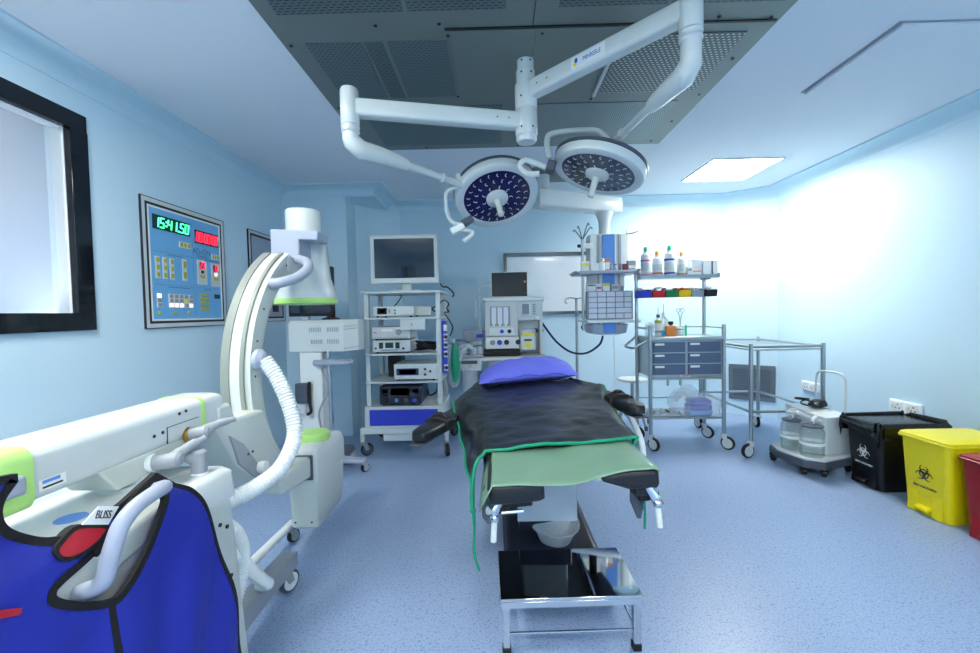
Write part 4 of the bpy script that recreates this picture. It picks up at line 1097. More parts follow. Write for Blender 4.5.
    Q('screen', MB().bb((.0, yf + .041, 1.40), (.29, yf + .046, 1.61)), 'screendark')
    Q('alarm_light', MB().bb((.298, yf + .04, 1.52), (.314, yf + .046, 1.54)), 'orangecap')
    Q('dial', MB().lathe([(.012, 0), (.011, .012), (.001, .013)], (.306, yf + .044, 1.41), (0, -1, 0), 14), 'dgrey', ang=40)
    Q('stand', MB().bb((.05, yf + .08, 1.373), (.22, yf + .2, 1.386)), 'white')
    o = cable('supply_hose', [(.482, yf + .20, 1.12), (.55, yf + .20, 1.02), (.64, yf + .15, .90), (.76, yf + .05, .81), (.90, yf + .0, .80), (1.03, yf + .02, .87), (1.07, yf + .03, .93), (1.08, yf + .04, .968)], .011, 'navyhose', 'dark navy gas hose sagging from the pendant to the anaesthesia machine', 'hose')
    iv = thing('drip_stand', 'thin steel drip stand with hooks between anaesthesia machine and pendant', 'drip stand', (.855, 4.42, 0))
    obj('pole', MB().cyl((.855, 4.42, .06), (.855, 4.42, 1.36), .014, n=14), 'steel', iv, ang=40, world=True)
    obj('hook', MB().tube([(.855, 4.42, 1.35), (.79, 4.42, 1.365), (.745, 4.42, 1.35), (.735, 4.42, 1.32), (.76, 4.42, 1.305)], .006, 8, sub=4), 'steel', iv, world=True)
    obj('hook', MB().tube([(.855, 4.42, 1.35), (.90, 4.42, 1.36), (.93, 4.42, 1.34)], .006, 8, sub=4), 'steel', iv, world=True)
    obj('clamp', MB().lathe([(.02, 1.17), (.024, 1.18), (.024, 1.21), (.02, 1.22)], (.855, 4.42, 0), n=16), 'grey', iv, world=True)
    for k in range(5):
        a = R(72 * k + 20); obj('leg', MB().tube([(.855, 4.42, .10), (.855 + .2 * math.cos(a), 4.42 + .2 * math.sin(a), .035)], [.014, .012], 10), 'steel', iv, world=True)
        obj('foot_cap', MB().cyl((.855 + .2 * math.cos(a), 4.42 + .2 * math.sin(a), 0), (.855 + .2 * math.cos(a), 4.42 + .2 * math.sin(a), .045), .016, n=10), 'rubber', iv, world=True)
anaesthesia()

# ------------------------------------------------------------------ ceiling pendant
def pendant():
    t = thing('ceiling_pendant', 'white ceiling pendant column with blue panel, two shelves and a boom arm', 'pendant', (1.1, 4.25, ZC))
    O = lambda n, mb, m, p=None, **k: obj(n, mb, m, p or t, world=True, **k)
    O('ceiling_plate', MB().bb((.36, 3.78, ZC - .012), (.76, 4.20, ZC + .001)), 'steelceil', bev=.002)
    O('drop_tube', MB().lathe([(.062, ZC), (.062, 2.375), (.07, 2.37), (.07, 2.36)], (.475, 4.0, 0), n=28), 'enamel', ang=40)
    a, b = V((.40, 3.97, 2.285)), V((1.26, 4.33, 2.275)); d = (b - a).normalized(); s = V((-d.y, d.x, 0))
    sec = lambda c, w, h: [c + s * u + V((0, 0, v)) for u, v in rrect(w, h, .02, 3)]
    O('boom', MB().loft([sec(a, .17, .165), sec(b, .17, .155)]), 'enamel', ang=40)
    px, py = 1.115, 4.265
    O('swivel_cone', MB().lathe([(.088, 2.205), (.086, 2.19), (.062, 2.13), (.057, 2.09), (.055, 1.965)], (px, py, 0), n=32), 'enamel', ang=30)
    cs = lambda z, w, dd: [V((px + u, py + v, z)) for u, v in rrect(w, dd, .05, 4)]
    O('column', MB().loft([cs(1.02, .34, .26), cs(1.97, .34, .26)]), 'device', ang=40)
    O('blue_panel', MB().bb((px - .055, py - .150, 1.0), (px + .055, py - .125, 1.96)), 'bluepanel')
    for x in (-.10, -.072, .072, .10): O('rail_slot', MB().bb((px + x - .006, py - .137, 1.0), (px + x + .006, py - .12, 1.96)), 'grey' if abs(x) > .08 else 'white')
    O('side_shell', MB().bb((px - .175, py - .137, 1.64), (px - .12, py - .12, 1.965)), 'white', bev=.004)
    O('side_shell', MB().bb((px + .12, py - .137, 1.64), (px + .175, py - .12, 1.965)), 'white', bev=.004)
    O('bottom_box', MB().loft([cs(.985, .24, .22), cs(1.0, .36, .28), cs(1.085, .40, .29)]), 'lav', ang=40)
    O('bottom_knob', MB().cyl((px - .235, py - .1, 1.06), (px - .265, py - .1, 1.06), .014, n=12), 'black')
    for z, x0, x1 in ((1.605, .79, 1.395), (1.135, .87, 1.40)):
        mb = MB(); mb.loft([[V((x, y, zz)) for x, y in ((x0 + .02, 4.02), (x1 - .02, 4.02), (x1, 4.05), (x1, 4.36), (x0, 4.36), (x0, 4.05))] for zz in (z - .03, z)])
        sh = O('shelf', mb, 'lav' if z > 1.4 else 'white', bev=.006)
        O('shelf_rail', MB().tube([(x0 - .02, 4.30, z - .01), (x0 - .025, 4.02, z - .01), (x0 + .0, 4.0, z - .01)], .009, 8, sub=3), 'steel', sh)
    # drip pole on the left of the pendant
    O('drip_pole', MB().cyl((.865, 4.13, 1.03), (.865, 4.13, 1.92), .014, n=14), 'steel', ang=40)
    for k, (dx, dy, h) in enumerate(((-.075, 0, .10), (-.045, -.04, .13), (.05, -.03, .16), (.085, .02, .13))):
        O('drip_hook', MB().tube([(.865, 4.13, 1.91), (.865 + dx * .5, 4.13 + dy * .5, 1.91 + h * .55), (.865 + dx, 4.13 + dy, 1.91 + h), (.865 + dx * 1.2, 4.13 + dy, 1.91 + h * .85)], .006, 8, sub=4), 'dsteel')
    O('pole_clamp', MB().bb((.85, 4.12, 1.83), (.96, 4.16, 1.88)), 'white', bev=.006)
    O('clamp_knob', MB().cyl((.845, 4.12, 1.855), (.815, 4.12, 1.855), .016, n=12), 'black')
    O('side_arm', MB().tube([(1.28, 4.16, 1.965), (1.36, 4.12, 1.97), (1.40, 4.11, 1.985)], .006, 8), 'grey')
    O('side_pole', MB().cyl((1.31, 4.16, 1.62), (1.31, 4.16, 2.0), .012, n=10), 'white', ang=40)
    O('pendant_cord', MB().tube([(1.165, 4.14, .99), (1.168, 4.14, .6), (1.165, 4.15, .2), (1.2, 4.2, .02)], .004, 6, sub=4), 'white')
    c = thing('drawer_organiser', 'grey organiser of small labelled drawers on the lower pendant shelf', 'drawer organiser', (1.105, 4.1, 1.136))
    Q = lambda n, mb, m, p=None, **k: obj(n, mb, m, p or c, world=True, **k)
    x0, x1, z0, z1 = .885, 1.325, 1.137, 1.41
    Q('case', MB().bb((x0, 4.05, z0), (x1, 4.125, z1)), 'grey', bev=.002)
    xs = [x0 + .012, x0 + .098, x0 + .184, x0 + .27, x0 + .352, x1 - .012]
    for j in range(5):
        for i in range(5):
            if j == 1 and i == 4: continue
            xe = xs[i + 1] if not (j == 1 and i == 3) else xs[5]
            dr = Q('drawer', MB().bb((xs[i] + .005, 4.042, z0 + .012 + .052 * j), (xe - .005, 4.06, z0 + .055 + .052 * j)), 'pocket', bev=.002)
    return
pendant()

def small_bottle(name, label, cat, p, r, h, m, cap=None, capm='white', square=False, d=None, stripe=None, group=None):
    cap = cap and max(cap, .42)
    q = thing(name, label, cat, p, 0, group)
    if square: obj('carton', MB().box((0, 0, h / 2 + .0005), (2 * r, d or 2 * r, h)), m, q, bev=.002)
    else: obj('body', MB().lathe([(r * .9, .0005), (r, .006), (r, h * .78), (r * .88, h * .87), (r * .42, h * .93), (r * .42, h)], n=18), m, q, ang=40)
    if cap: obj('cap', MB().lathe([(r * cap, h - .001), (r * cap, h + r * .8), (r * cap * .7, h + r * .95)], n=14), capm, q, ang=40)
    for k, (z0, z1, sm) in enumerate(stripe or []):
        if square: obj('print', MB().box((0, -(d or 2 * r) / 2 - .0005, h * (z0 + z1) / 2), (2 * r * .8, .001, h * (z1 - z0))), sm, q)
        else: obj('print', MB().lathe([(r + .0006, h * z0), (r + .0006, h * z1)], n=18, cap=False), sm, q)
    return q

def pendant_items():
    z = 1.606
    S = small_bottle
    S('drug_box', 'yellow marked white carton at left end of the upper pendant shelf', 'carton', (.875, 4.075, z), .038, .09, 'white', square=True, d=.05, stripe=[(.55, .8, 'yellow')])
    S('drug_box', 'low white carton beside the yellow marked carton on upper pendant shelf', 'carton', (.965, 4.07, z), .04, .07, 'white', square=True, d=.05)
    S('medicine_bottle', 'white squat bottle in the middle of the upper pendant shelf', 'bottle', (1.04, 4.08, z), .03, .09, 'white', .8)
    S('drug_box', 'pale carton standing tallest before the blue panel on the pendant shelf', 'carton', (1.09, 4.085, z), .024, .115, 'amber', square=True, d=.04, stripe=[(.1, .7, 'label')])
    for k, (x, m) in enumerate(((1.125, 'grey'), (1.17, 'device'), (1.215, 'grey'))):
        S('medicine_vial', ('grey capped vial just right of the blue panel on the pendant shelf', 'pale vial between two grey vials on the pendant shelf', 'grey vial beside the red and grey boxes on the pendant shelf')[k], 'vial', (x, 4.07, z), .017, .05, m, .8, 'grey')
    S('drug_box', 'red and grey small carton right of the vials on upper pendant shelf', 'carton', (1.255, 4.075, z), .018, .06, 'dgrey', square=True, d=.04, stripe=[(.2, .6, 'red')])
    S('drug_box', 'grey carton at right end of the upper pendant shelf', 'carton', (1.32, 4.08, z), .038, .09, 'grey', square=True, d=.05, stripe=[(.2, .5, 'label')])
    z = 1.411
    S('drug_box', 'white carton with green mark on top of the drawer organiser', 'carton', (.93, 4.085, z), .042, .07, 'white', square=True, d=.05, stripe=[(.7, .9, 'bingreen')])
    S('drug_box', 'white carton with red mark on top of the drawer organiser', 'carton', (1.005, 4.085, z), .025, .07, 'white', square=True, d=.05, stripe=[(.3, .6, 'inkpink')])
    S('drug_box', 'white carton with yellow mark on top of the drawer organiser', 'carton', (1.075, 4.085, z), .035, .075, 'white', square=True, d=.05, stripe=[(.65, .95, 'yellow')])
    S('drug_box', 'plain carton with dark end on top of the drawer organiser', 'carton', (1.16, 4.085, z), .035, .065, 'device', square=True, d=.05, stripe=[(.3, .7, 'grey')])
    S('medicine_vial', 'small grey vial at right end on top of the drawer organiser', 'vial', (1.235, 4.085, z), .016, .05, 'grey', .8, 'white')
pendant_items()
# ------------------------------------------------------------------ drawer trolley on the right
def drawer_trolley():
    xl, xr, yf, yb = 1.335, 1.968, 3.64, 3.98
    t = thing('medication_trolley', 'stainless trolley with six slate blue drawers and bottle shelf above', 'trolley', (1.65, 3.81, 0))
    O = lambda n, mb, m, p=None, **k: obj(n, mb, m, p or t, world=True, **k)
    for x in (xl, xr): O('post', MB().cyl((x, yf, .13), (x, yf, 1.085), .016, n=14), 'steel', ang=40)
    O('post', MB().cyl((xl, yb, .13), (xl, yb, 1.585), .016, n=14), 'steel', ang=40)
    O('post', MB().cyl((xr, yb, .13), (xr, yb, 1.0), .016, n=14), 'steel', ang=40)
    O('shelf_post', MB().cyl((1.968, yb, .985), (1.968, yb, 1.535), .017, n=14), 'steel', ang=40)
    for (x0, y0), (x1, y1) in (((xl, yf), (xl, yb)), ((xl, yb), (xr, yb)), ((xr, yb), (xr, yf))):
        O('guard_rail', MB().cyl((x0, y0, 1.055), (x1, y1, 1.055), .007, n=8), 'steel')
    O('top_tray', MB().bb((xl + .005, yf - .012, .952), (xr - .005, yb + .01, .985)), 'steel', bev=.006)
    O('cabinet', MB().bb((xl + .012, yf + .01, .632), (xr - .012, yb, .952)), 'steel', bev=.004)
    k = 0
    for i, (x0, x1) in enumerate(((xl + .026, 1.638), (1.664, xr - .026))):
        for j, (z0, z1) in enumerate(((.852, .938), (.755, .84), (.656, .743))):
            d = O('drawer', MB().bb((x0, yf - .004, z0), (x1, yf + .02, z1)), 'slate', bev=.003)
            O('label_holder', MB().bb((x0 + .015, yf - .007, z1 - .026), (x0 + .095, yf - .003, z1 - .008)), 'label', d)
    bd = O('badge', MB().bb((1.60, yf + .004, .636), (1.68, yf + .012, .650)), 'label')
    O('badge_print', MB().bb((1.61, yf + .002, .640), (1.67, yf + .005, .647)), 'red', bd)
    O('lower_frame', MB().bb((xl, yf - .01, .612), (xr, yf + .02, .63)), 'steel', bev=.003)
    O('lower_shelf', MB().bb((xl - .005, yf - .005, .268), (xr + .005, yb + .01, .286)), 'steel', bev=.003)
    O('lower_rail', MB().cyl((xl, yb, .39), (xr, yb, .39), .007, n=8), 'steel')
    for x in (xl + .29, xl + .41): O('rear_strut', MB().cyl((x, yb, .50), (x, yb, .63), .012, n=10), 'steel')
    O('push_handle', MB().tube([(xl, yf + .05, .955), (xl - .10, yf + .06, .90), (xl - .13, yf + .08, .885), (xl - .13, yf + .26, .885), (xl - .10, yb - .02, .90), (xl, yb, .98)], .011, 10, sub=4), 'steel')
    # upper bottle shelf and bin rail
    mb = MB(); x0, x1, y0, y1 = 1.335, 2.055, 3.86, 4.05
    mb.bb((x0, y0, 1.505), (x1, y1, 1.512)); mb.bb((x0, y0, 1.512), (x1, y0 + .006, 1.535)); mb.bb((x0, y1 - .006, 1.512), (x1, y1, 1.58)); mb.bb((x1 - .006, y0, 1.512), (x1, y1, 1.545))
    O('upper_shelf', mb, 'steel')
    O('shelf_bracket', MB().bb((1.94, 3.90, 1.49), (1.99, 4.0, 1.506)), 'grey')
    O('corner_bend', MB().tube([(xl, yb, 1.555), (xl + .005, yb - .02, 1.585), (xl + .03, yb + .0, 1.60)], .016, 12, sub=4), 'steel')
    O('bin_rail', MB().bb((1.36, 3.988, 1.36), (2.0, 3.996, 1.385)), 'steel')
    for x, y, a in ((xl, yf, -60), (xr, yf, -50), (xl, yb, -70), (xr, yb, -55)):
        castor(t, x, y, .17, .058, R(a), 'enamel', 'rubber', 'device', .026, world=True)
    # coloured open-front bins
    cols = (('blueplastic', 'blue'), ('binred2', 'red'), ('bingreen', 'green'), ('binyel2', 'yellow'), ('bingrey', 'grey'), ('binblack', 'black'))
    for i, (m, cn) in enumerate(cols):
        bx = 1.372 + .1175 * i
        q = thing('storage_bin', f'{cn} open storage bin hung under the bottle shelf of the trolley', 'storage bin', (bx, 3.985, 1.333), 0, 'coloured bins under the bottle shelf')
        mb = MB(); w = .055
        prof = [(-.145, 0), (-.16, .06), (-.11, .062), (-.09, .075), (0, .08), (0, 0)]
        for sx in (-1, 1): mb.prism(prof, lambda u, v, w_: (w_, u, v), sx * w - (.003 if sx > 0 else 0), sx * w + (.003 if sx < 0 else 0))
        mb.bb((-w, -.145, 0), (w, 0, .004)); mb.bb((-w, -.004, 0), (w, 0, .08))
        mb.loft([[V((-w, -.145, 0)), V((w, -.145, 0)), V((w, -.160, .06)), V((-w, -.160, .06))], [V((-w, -.140, 0)), V((w, -.140, 0)), V((w, -.155, .06)), V((-w, -.155, .06))]])
        obj('bin_shell', mb, m, q, ang=30)
        rnd = random.Random(i)
        g = MB()
        for k in range(9):
            g.box((rnd.uniform(-.035, .035), rnd.uniform(-.12, -.03), .045 + rnd.uniform(0, .03)), (.045, .055, .006), (Quaternion((0, 0, 1), rnd.uniform(0, 3)) @ Quaternion((1, 0, 0), rnd.uniform(-.7, .7))).to_matrix())
        for v in g.bm.verts: v.co += V((bx, 3.985, 1.338))
        tag(obj('wrapped_supplies', g, 'amber' if cn == 'yellow' else ('label' if cn != 'blue' else 'device'), world=True), f'loose small wrapped supplies lying inside the {cn} storage bin', 'supplies', 'supplies in the coloured bins', 'stuff')
    # bottles and cartons on the upper shelf
    S = small_bottle; z = 1.5125; y = 3.93
    S('saline_bottle', 'white bottle with pink print and green cap, leftmost on the trolley top shelf', 'bottle', (1.405, y, z), .044, .25, 'white', .3, 'greencap', stripe=[(.62, .68, 'inkpink'), (.1, .15, 'inkpink'), (.28, .55, 'device')])
    S('saline_bottle', 'white bottle with orange cap between the two green capped bottles', 'bottle', (1.515, y + .01, z), .044, .21, 'white', .3, 'orangecap', stripe=[(.18, .25, 'inkorange'), (.35, .6, 'device')])
    S('saline_bottle', 'white bottle with blue print and green cap on the trolley top shelf', 'bottle', (1.625, y, z), .046, .255, 'white', .3, 'greencap', stripe=[(.62, .69, 'inkblue'), (.14, .2, 'inkblue'), (.28, .55, 'device')])
    S('saline_bottle', 'white bottle with orange cap just left of the white cartons', 'bottle', (1.735, y, z), .04, .2, 'white', .32, 'orangecap', stripe=[(.14, .2, 'inkorange'), (.3, .6, 'device')])
    S('carton', 'small pale carton with grey marks between bottle and carton on the top shelf', 'carton', (1.795, y - .02, z), .022, .10, 'white', square=True, d=.04, stripe=[(.6, .8, 'grey')])
    S('carton', 'wide white carton with orange print on the trolley top shelf', 'carton', (1.865, y + .01, z), .046, .165, 'white', square=True, d=.08, stripe=[(.3, .37, 'inkorange'), (.6, .62, 'device'), (.5, .52, 'device')])
    S('carton', 'white carton with small red print next to the dark striped carton', 'carton', (1.948, y, z), .034, .15, 'white', square=True, d=.08, stripe=[(.1, .14, 'inkorange')])
    q = S('carton', 'white carton with dark vertical stripe at the right end of the top shelf', 'carton', (2.018, y, z), .032, .15, 'white', square=True, d=.08)
    obj('stripe', MB().box((-.02, -.0408, .076), (.012, .0016, .14)), 'ink', q)
    # things on the trolley top
    z = .9855
    S('plastic_cup', 'clear plastic cup at the left end of the trolley top', 'cup', (1.385, 3.80, z), .038, .13, 'clear')
    S('plastic_cup', 'clear plastic cup behind the yellow capped bottle on the trolley top', 'cup', (1.43, 3.90, z), .036, .12, 'clear')
    q = S('dispenser_bottle', 'white bottle with pale yellow neck and upright needle on the trolley top', 'bottle', (1.452, 3.76, z), .030, .165, 'white', .5, 'dgrey', stripe=[(.7, .86, 'olive'), (.2, .3, 'grey')])
    obj('needle', MB().cyl((0, 0, .18), (0, 0, .26), .003, n=6), 'grey', q)
    S('small_carton', 'teal small carton beside the orange box on the trolley top', 'carton', (1.492, 3.74, z), .018, .05, 'teal', square=True)
    q = S('dispenser_bottle', 'translucent bottle with long upright needle behind the orange box', 'bottle', (1.535, 3.85, z), .04, .17, 'clearb', .4, 'white')
    obj('needle', MB().cyl((0, 0, .185), (0, 0, .29), .003, n=6), 'grey', q)
    S('small_carton', 'orange square box at the front of the trolley top', 'carton', (1.545, 3.73, z), .040, .09, 'amber', square=True, d=.05)
    S('dark_bottle', 'small black capped bottle behind the orange box on the trolley top', 'bottle', (1.60, 3.85, z), .03, .10, 'dgrey', .8, 'black')
    S('steel_cup', 'grey cup with red mark holding scissors on the trolley top', 'cup', (1.635, 3.75, z), .036, .085, 'device', stripe=[(.65, .72, 'red')])
    q = thing('scissors', 'steel scissors standing handles up in the grey cup', 'scissors', (1.655, 3.775, z + .06))
    for sx in (-1, 1):
        obj('blade', MB().tube([(-sx * .008, 0, -.02), (sx * .008, 0, .11), (sx * .02, 0, .15)], .004, 6), 'steel', q)
        obj('finger_ring', MB().tube([(sx * .02 + .016 * math.cos(2 * PI * k / 12), 0, .167 + .018 * math.sin(2 * PI * k / 12)) for k in range(12)], .0035, 6, loop=True), 'steel', q)
    S('marker_tube', 'thin mint green tube standing at the right of the scissors cup', 'tube', (1.688, 3.74, z), .010, .10, 'greencap', .8, 'white')
    # plastic bag of drapes and packets on the lower shelf
    rnd = random.Random(12)
    q = thing('plastic_bag', 'clear plastic bag of folded blue drapes on the lower trolley shelf', 'bag', (1.80, 3.75, .2865))
    def bag(u, v):
        a = 2 * PI * u; zz = .205 * v
        sq = 1.0 / max(abs(math.cos(a)) ** 1.0 + 1e-6, abs(math.sin(a)) + 1e-6); sq = min(sq, 1.25)
        sc_ = (1 + .05 * math.sin(5 * a + 7 * v)) * (1 - .55 * max(0, v - .62) / .38 * (1 if math.cos(a) > 0 else .55))
        return V((-.02 - .04 * v + (.17 + .035 * math.sin(v * 3)) * math.cos(a) * sq * sc_, .12 * math.sin(a) * sq * sc_, .004 + zz + .012 * math.sin(3 * a + 2) * v))
    obj('film', MB().grid(bag, 40, 12), 'clear', q, ang=60)
    obj('tied_neck', MB().tube([(-.06, 0, .185), (-.11, -.01, .215), (-.18, -.02, .18), (-.21, -.03, .12)], [.06, .045, .03, .018], 10, sub=3), 'clear', q)
    for k in range(3):
        z0 = .2895 + .046 * k
        mb = MB().loft([[V((1.80 + .0 + u * (1 - .1 * abs(s)), 3.75 + v, z0 + h)) for u, v in rrect(.215 - .012 * k, .15, .03, 3)] for h, s in ((.0, 1), (.018, 0), (.036, 1))])
        tag(obj('folded_drape', mb, 'bluepanel' if k == 0 else 'blueplastic', ang=50), ('folded light blue drape at the bottom of the clear plastic bag', 'folded deep blue drape in the middle of the clear plastic bag', 'folded deep blue drape at the top of the clear plastic bag')[k], 'folded drape', 'drapes in the plastic bag')
    names = ('crumpled clear packet at left end of the lower trolley shelf', 'crumpled clear packet leaning on the plastic bag', 'crumpled pale packet with black clip on the lower shelf')
    for k, x in enumerate((1.40, 1.56, 1.48)):
        ph = rnd.uniform(0, 6)
        mb = MB().grid(lambda u, v: V((x + (u - .5) * .15, 3.72 + (v - .5) * .14, .290 + (.03 + .026 * math.sin(9 * u + ph) * math.sin(8 * v + ph * 2)) * math.sin(PI * u) ** .5 * math.sin(PI * v) ** .5)), 12, 12)
        o = obj('plastic_packet', mb, 'clearb', ang=25, solid=.002)
        tag(o, names[k], 'packet', 'packets on the lower trolley shelf')
        if k == 2: obj('clip', MB().box((x + .01, 3.665, .335), (.04, .012, .014), M.Rotation(.5, 3, 'Y')), 'black', o, world=True)
drawer_trolley()

# ------------------------------------------------------------------ round stool behind the trolley
def round_stool():
    t = thing('round_stool', 'round white topped stool half hidden behind the drawer trolley', 'stool', (1.43, 4.42, 0))
    obj('seat', MB().lathe([(.13, .475), (.15, .48), (.152, .495), (.145, .505), (.02, .508)], n=36), 'device', t, ang=40)
    obj('pedestal', MB().lathe([(.03, .14), (.03, .30), (.018, .30), (.018, .46), (.05, .475)], n=20), 'steel', t, ang=40)
    for k in range(4):
        a = R(90 * k + 20); c, s = math.cos(a), math.sin(a)
        obj('leg', MB().tube([(.02 * c, .02 * s, .26), (.12 * c, .12 * s, .20), (.21 * c, .21 * s, .04)], .013, 10, sub=4), 'grey', t)
        obj('foot', MB().cyl((.214 * c, .214 * s, 0), (.21 * c, .21 * s, .045), .018, n=10), 'dgrey', t)
round_stool()

# ------------------------------------------------------------------ instrument table
def instrument_table():
    xl, xr, yf, yb = 2.068, 2.648, 3.42, 4.26
    t = thing('instrument_table', 'empty stainless instrument table frame with sunken top right of the drawer trolley', 'table', (2.36, 3.84, 0))
    O = lambda n, mb, m, p=None, **k: obj(n, mb, m, p or t, world=True, **k)
    for x in (xl, xr):
        for y in (yf, yb): O('leg', MB().cyl((x, y, .13), (x, y, .93), .0165, n=14), 'steel', ang=40)
    ins = [(xl, yf), (xr, yf), (xr, yb), (xl, yb)]
    for i in range(4):
        (a, b), (c, d) = ins[i], ins[(i + 1) % 4]
        O('top_rail', MB().cyl((a, b, .905), (c, d, .905), .011, n=10), 'steel')
        O('lower_rail', MB().cyl((a, b, .375), (c, d, .375), .011, n=10), 'steel')
    O('table_top', MB().bb((xl + .01, yf + .01, .872), (xr - .01, yb - .01, .884)), 'steel')
    for (x, y), a in zip(ins, (196, -60, 80, 100)):
        castor(t, x, y, .17, .058, R(a), 'enamel', 'rubber', 'device', .026, world=True)
instrument_table()

# ------------------------------------------------------------------ wall vent and sockets
def wall_fittings():
    a, b = V((2.686, 4.859, 0)), V((3.045, 4.596, 0)); d = (b - a).normalized(); n = V((d.y, -d.x, 0))
    if n.y > 0: n = -n
    t = thing('wall_vent', 'grey mesh return air vent low on the corner wall behind the instrument table', 'vent', (2.87, 4.72, .18))
    L = (b - a).length
    X = lambda u, z, w: a + d * u + V((0, 0, z)) + n * w
    mb = MB()
    def bx(u0, u1, z0, z1, w0, w1): mb.loft([[X(u, z, w) for u, z in ((u0, z0), (u1, z0), (u1, z1), (u0, z1))] for w in (w0, w1)])
    bx(0, L, .18, .225, 0, .014); bx(0, L, .535, .58, 0, .014); bx(0, .045, .225, .535, 0, .014); bx(L - .045, L, .225, .535, 0, .014)
    obj('frame', mb, 'vent', t, bev=.003, world=True)
    me = MB()
    me.loft([[V((u, w, z)) for u, z in ((.045, .225), (L - .045, .225), (L - .045, .535), (.045, .535))] for w in (0, .008)])
    for v in me.bm.verts: v.co = V((v.co.x, v.co.z, v.co.y))
    g = obj('mesh', me, 'ventmesh', t)
    g.matrix_parent_inverse = ROOTM[t.name].inverted()
    g.matrix_basis = M(((d.x, 0, n.x, a.x), (d.y, 0, n.y, a.y), (0, 1, 0, 0), (0, 0, 0, 1)))
    wx = 3.06
    def sock(y0, y1, z0, z1, label, gangs):
        q = thing('wall_socket', label, 'socket', (wx, (y0 + y1) / 2, z0))
        pl = obj('plate', MB().bb((wx - .022, y0, z0), (wx, y1, z1)), 'label', q, bev=.005, world=True)
        w = (y1 - y0) / gangs
        for g_ in range(gangs):
            c = y0 + w * (g_ + .5)
            m_ = obj('outlet', MB().bb((wx - .026, c - w * .38, z0 + .01), (wx - .02, c + w * .38, z1 - .01)), 'white', q, bev=.002, world=True)
            mb = MB()
            for dy, dz in ((0, .018), (-.014, -.008), (.014, -.008)): mb.cyl((wx - .028, c + .02 * 0 + dy - w * .12, (z0 + z1) / 2 + dz), (wx - .024, c + dy - w * .12, (z0 + z1) / 2 + dz), .005, n=8)
            obj('pin_holes', mb, 'ink', m_, world=True)
            obj('rocker', MB().bb((wx - .030, c + w * .16, (z0 + z1) / 2 - .014), (wx - .024, c + w * .30, (z0 + z1) / 2 + .014)), 'device', m_, world=True)
    sock(3.03, 3.27, .405, .50, 'white double socket on the right wall above the black bin', 2)
    sock(3.99, 4.20, .40, .49, 'white double socket low on the wall behind the suction unit', 2)
wall_fittings()

# ------------------------------------------------------------------ suction unit
def suction():
    loc, rz = (2.40, 3.135, 0), R(10)
    t = thing('suction_unit', 'white suction unit with two glass jars on a grey wheeled base', 'suction unit', loc, rz)
    O = lambda n, mb, m, p=None, **k: obj(n, mb, m, p or t, **k)
    base = [(-.22, -.09), (-.12, -.165), (.195, -.11), (.195, .275), (-.17, .275), (-.23, .14)]
    O('base_plate', MB().loft([[V((x, y, z)) for x, y in base] for z in (.062, .115)]), 'dgrey', bev=.008)
    O('base_deck', MB().loft([[V((x * .97, y * .97, z)) for x, y in base] for z in (.116, .14)]), 'enamel', bev=.008)
    bx = rrect(.227, .35, .02, 4, .0715, .085)
    O('body', MB().loft([[V((u, v, .141)) for u, v in bx], [V((u, v, .418 + .09 * (v + .09))) for u, v in bx]]), 'enamel', bev=.006, ang=40)
    O('front_panel', MB().bb((-.048, -.06, .16), (-.041, .22, .39)), 'enamel', bev=.003)
    for x, y in ((-.19, -.06), (.165, -.08), (-.17, .23), (.165, .24), (-.09, -.125)):
        castor(t, x, y, .063, .027, R(40), 'black', 'black', 'black', .032)
    O('handle', MB().tube([(.192, -.03, .40), (.196, -.03, .62), (.198, -.015, .695), (.20, .04, .715), (.20, .14, .715), (.20, .195, .70), (.198, .21, .62), (.192, .21, .40)], .008, 10, sub=5), 'enamel')
    for k, (x, y, s) in enumerate(((-.131, -.068, .95), (-.132, .105, .88))):
        j = O('jar', MB().lathe([(.075 * s, .142), (.08 * s, .155), (.08 * s, .325), (.068 * s, .345), (.062 * s, .355)], (x, y, 0), n=32), 'glass', ang=40)
        O('jar_lid', MB().lathe([(.064 * s, .353), (.072 * s, .356), (.072 * s, .366), (.05 * s, .372), (.02, .376)], (x, y, 0), n=28), 'dgrey', j, ang=40)
        O('jar_spout', MB().tube([(x, y, .37), (x + .005, y, .405), (x + .05, y + .02, .415)], .013, 10, sub=4), 'white', j)
        O('jar_valve', MB().cyl((x - .03, y - .02, .37), (x - .03, y - .02, .40), .011, n=12), 'grey', j)
        O('jar_label', MB().lathe([(.0815 * s, .228), (.0815 * s, .25)], (x, y, 0), n=32, cap=False), 'label', j)
    O('hose', MB().tube([(-.13, -.06, .41), (-.17, .0, .44), (-.18, .08, .43), (-.13, .11, .435), (-.09, .06, .425), (-.04, .06, .39)], .012, 10, sub=5), 'clearb')
    f = thing('foot_pedal', 'black foot pedal with coiled lead lying on top of the suction unit', 'foot pedal', (2.50, 3.28, .4495), R(20))
    obj('shell', MB().loft([[V((u, v, 0)) for u, v in rrect(.12, .09, .025, 4)], [V((u, v, .02)) for u, v in rrect(.12, .09, .025, 4)], [V((u + .01, v, .045)) for u, v in rrect(.08, .07, .025, 4)]]), 'black', f, ang=40)
    obj('lead', MB().tube([(-.04, .0, .03), (-.10, .03, .05), (-.16, .06, .06), (-.19, .03, .075), (-.14, -.01, .07), (-.07, .02, .055), (-.11, .05, .035), (-.17, .0, .03), (-.10, -.04, .012), (-.03, -.04, .012)], .006, 8, sub=6), 'black', f)
    obj('clip', MB().box((.02, -.07, .004), (.09, .012, .006), M.Rotation(.5, 3, 'Z')), 'steel', f)
suction()

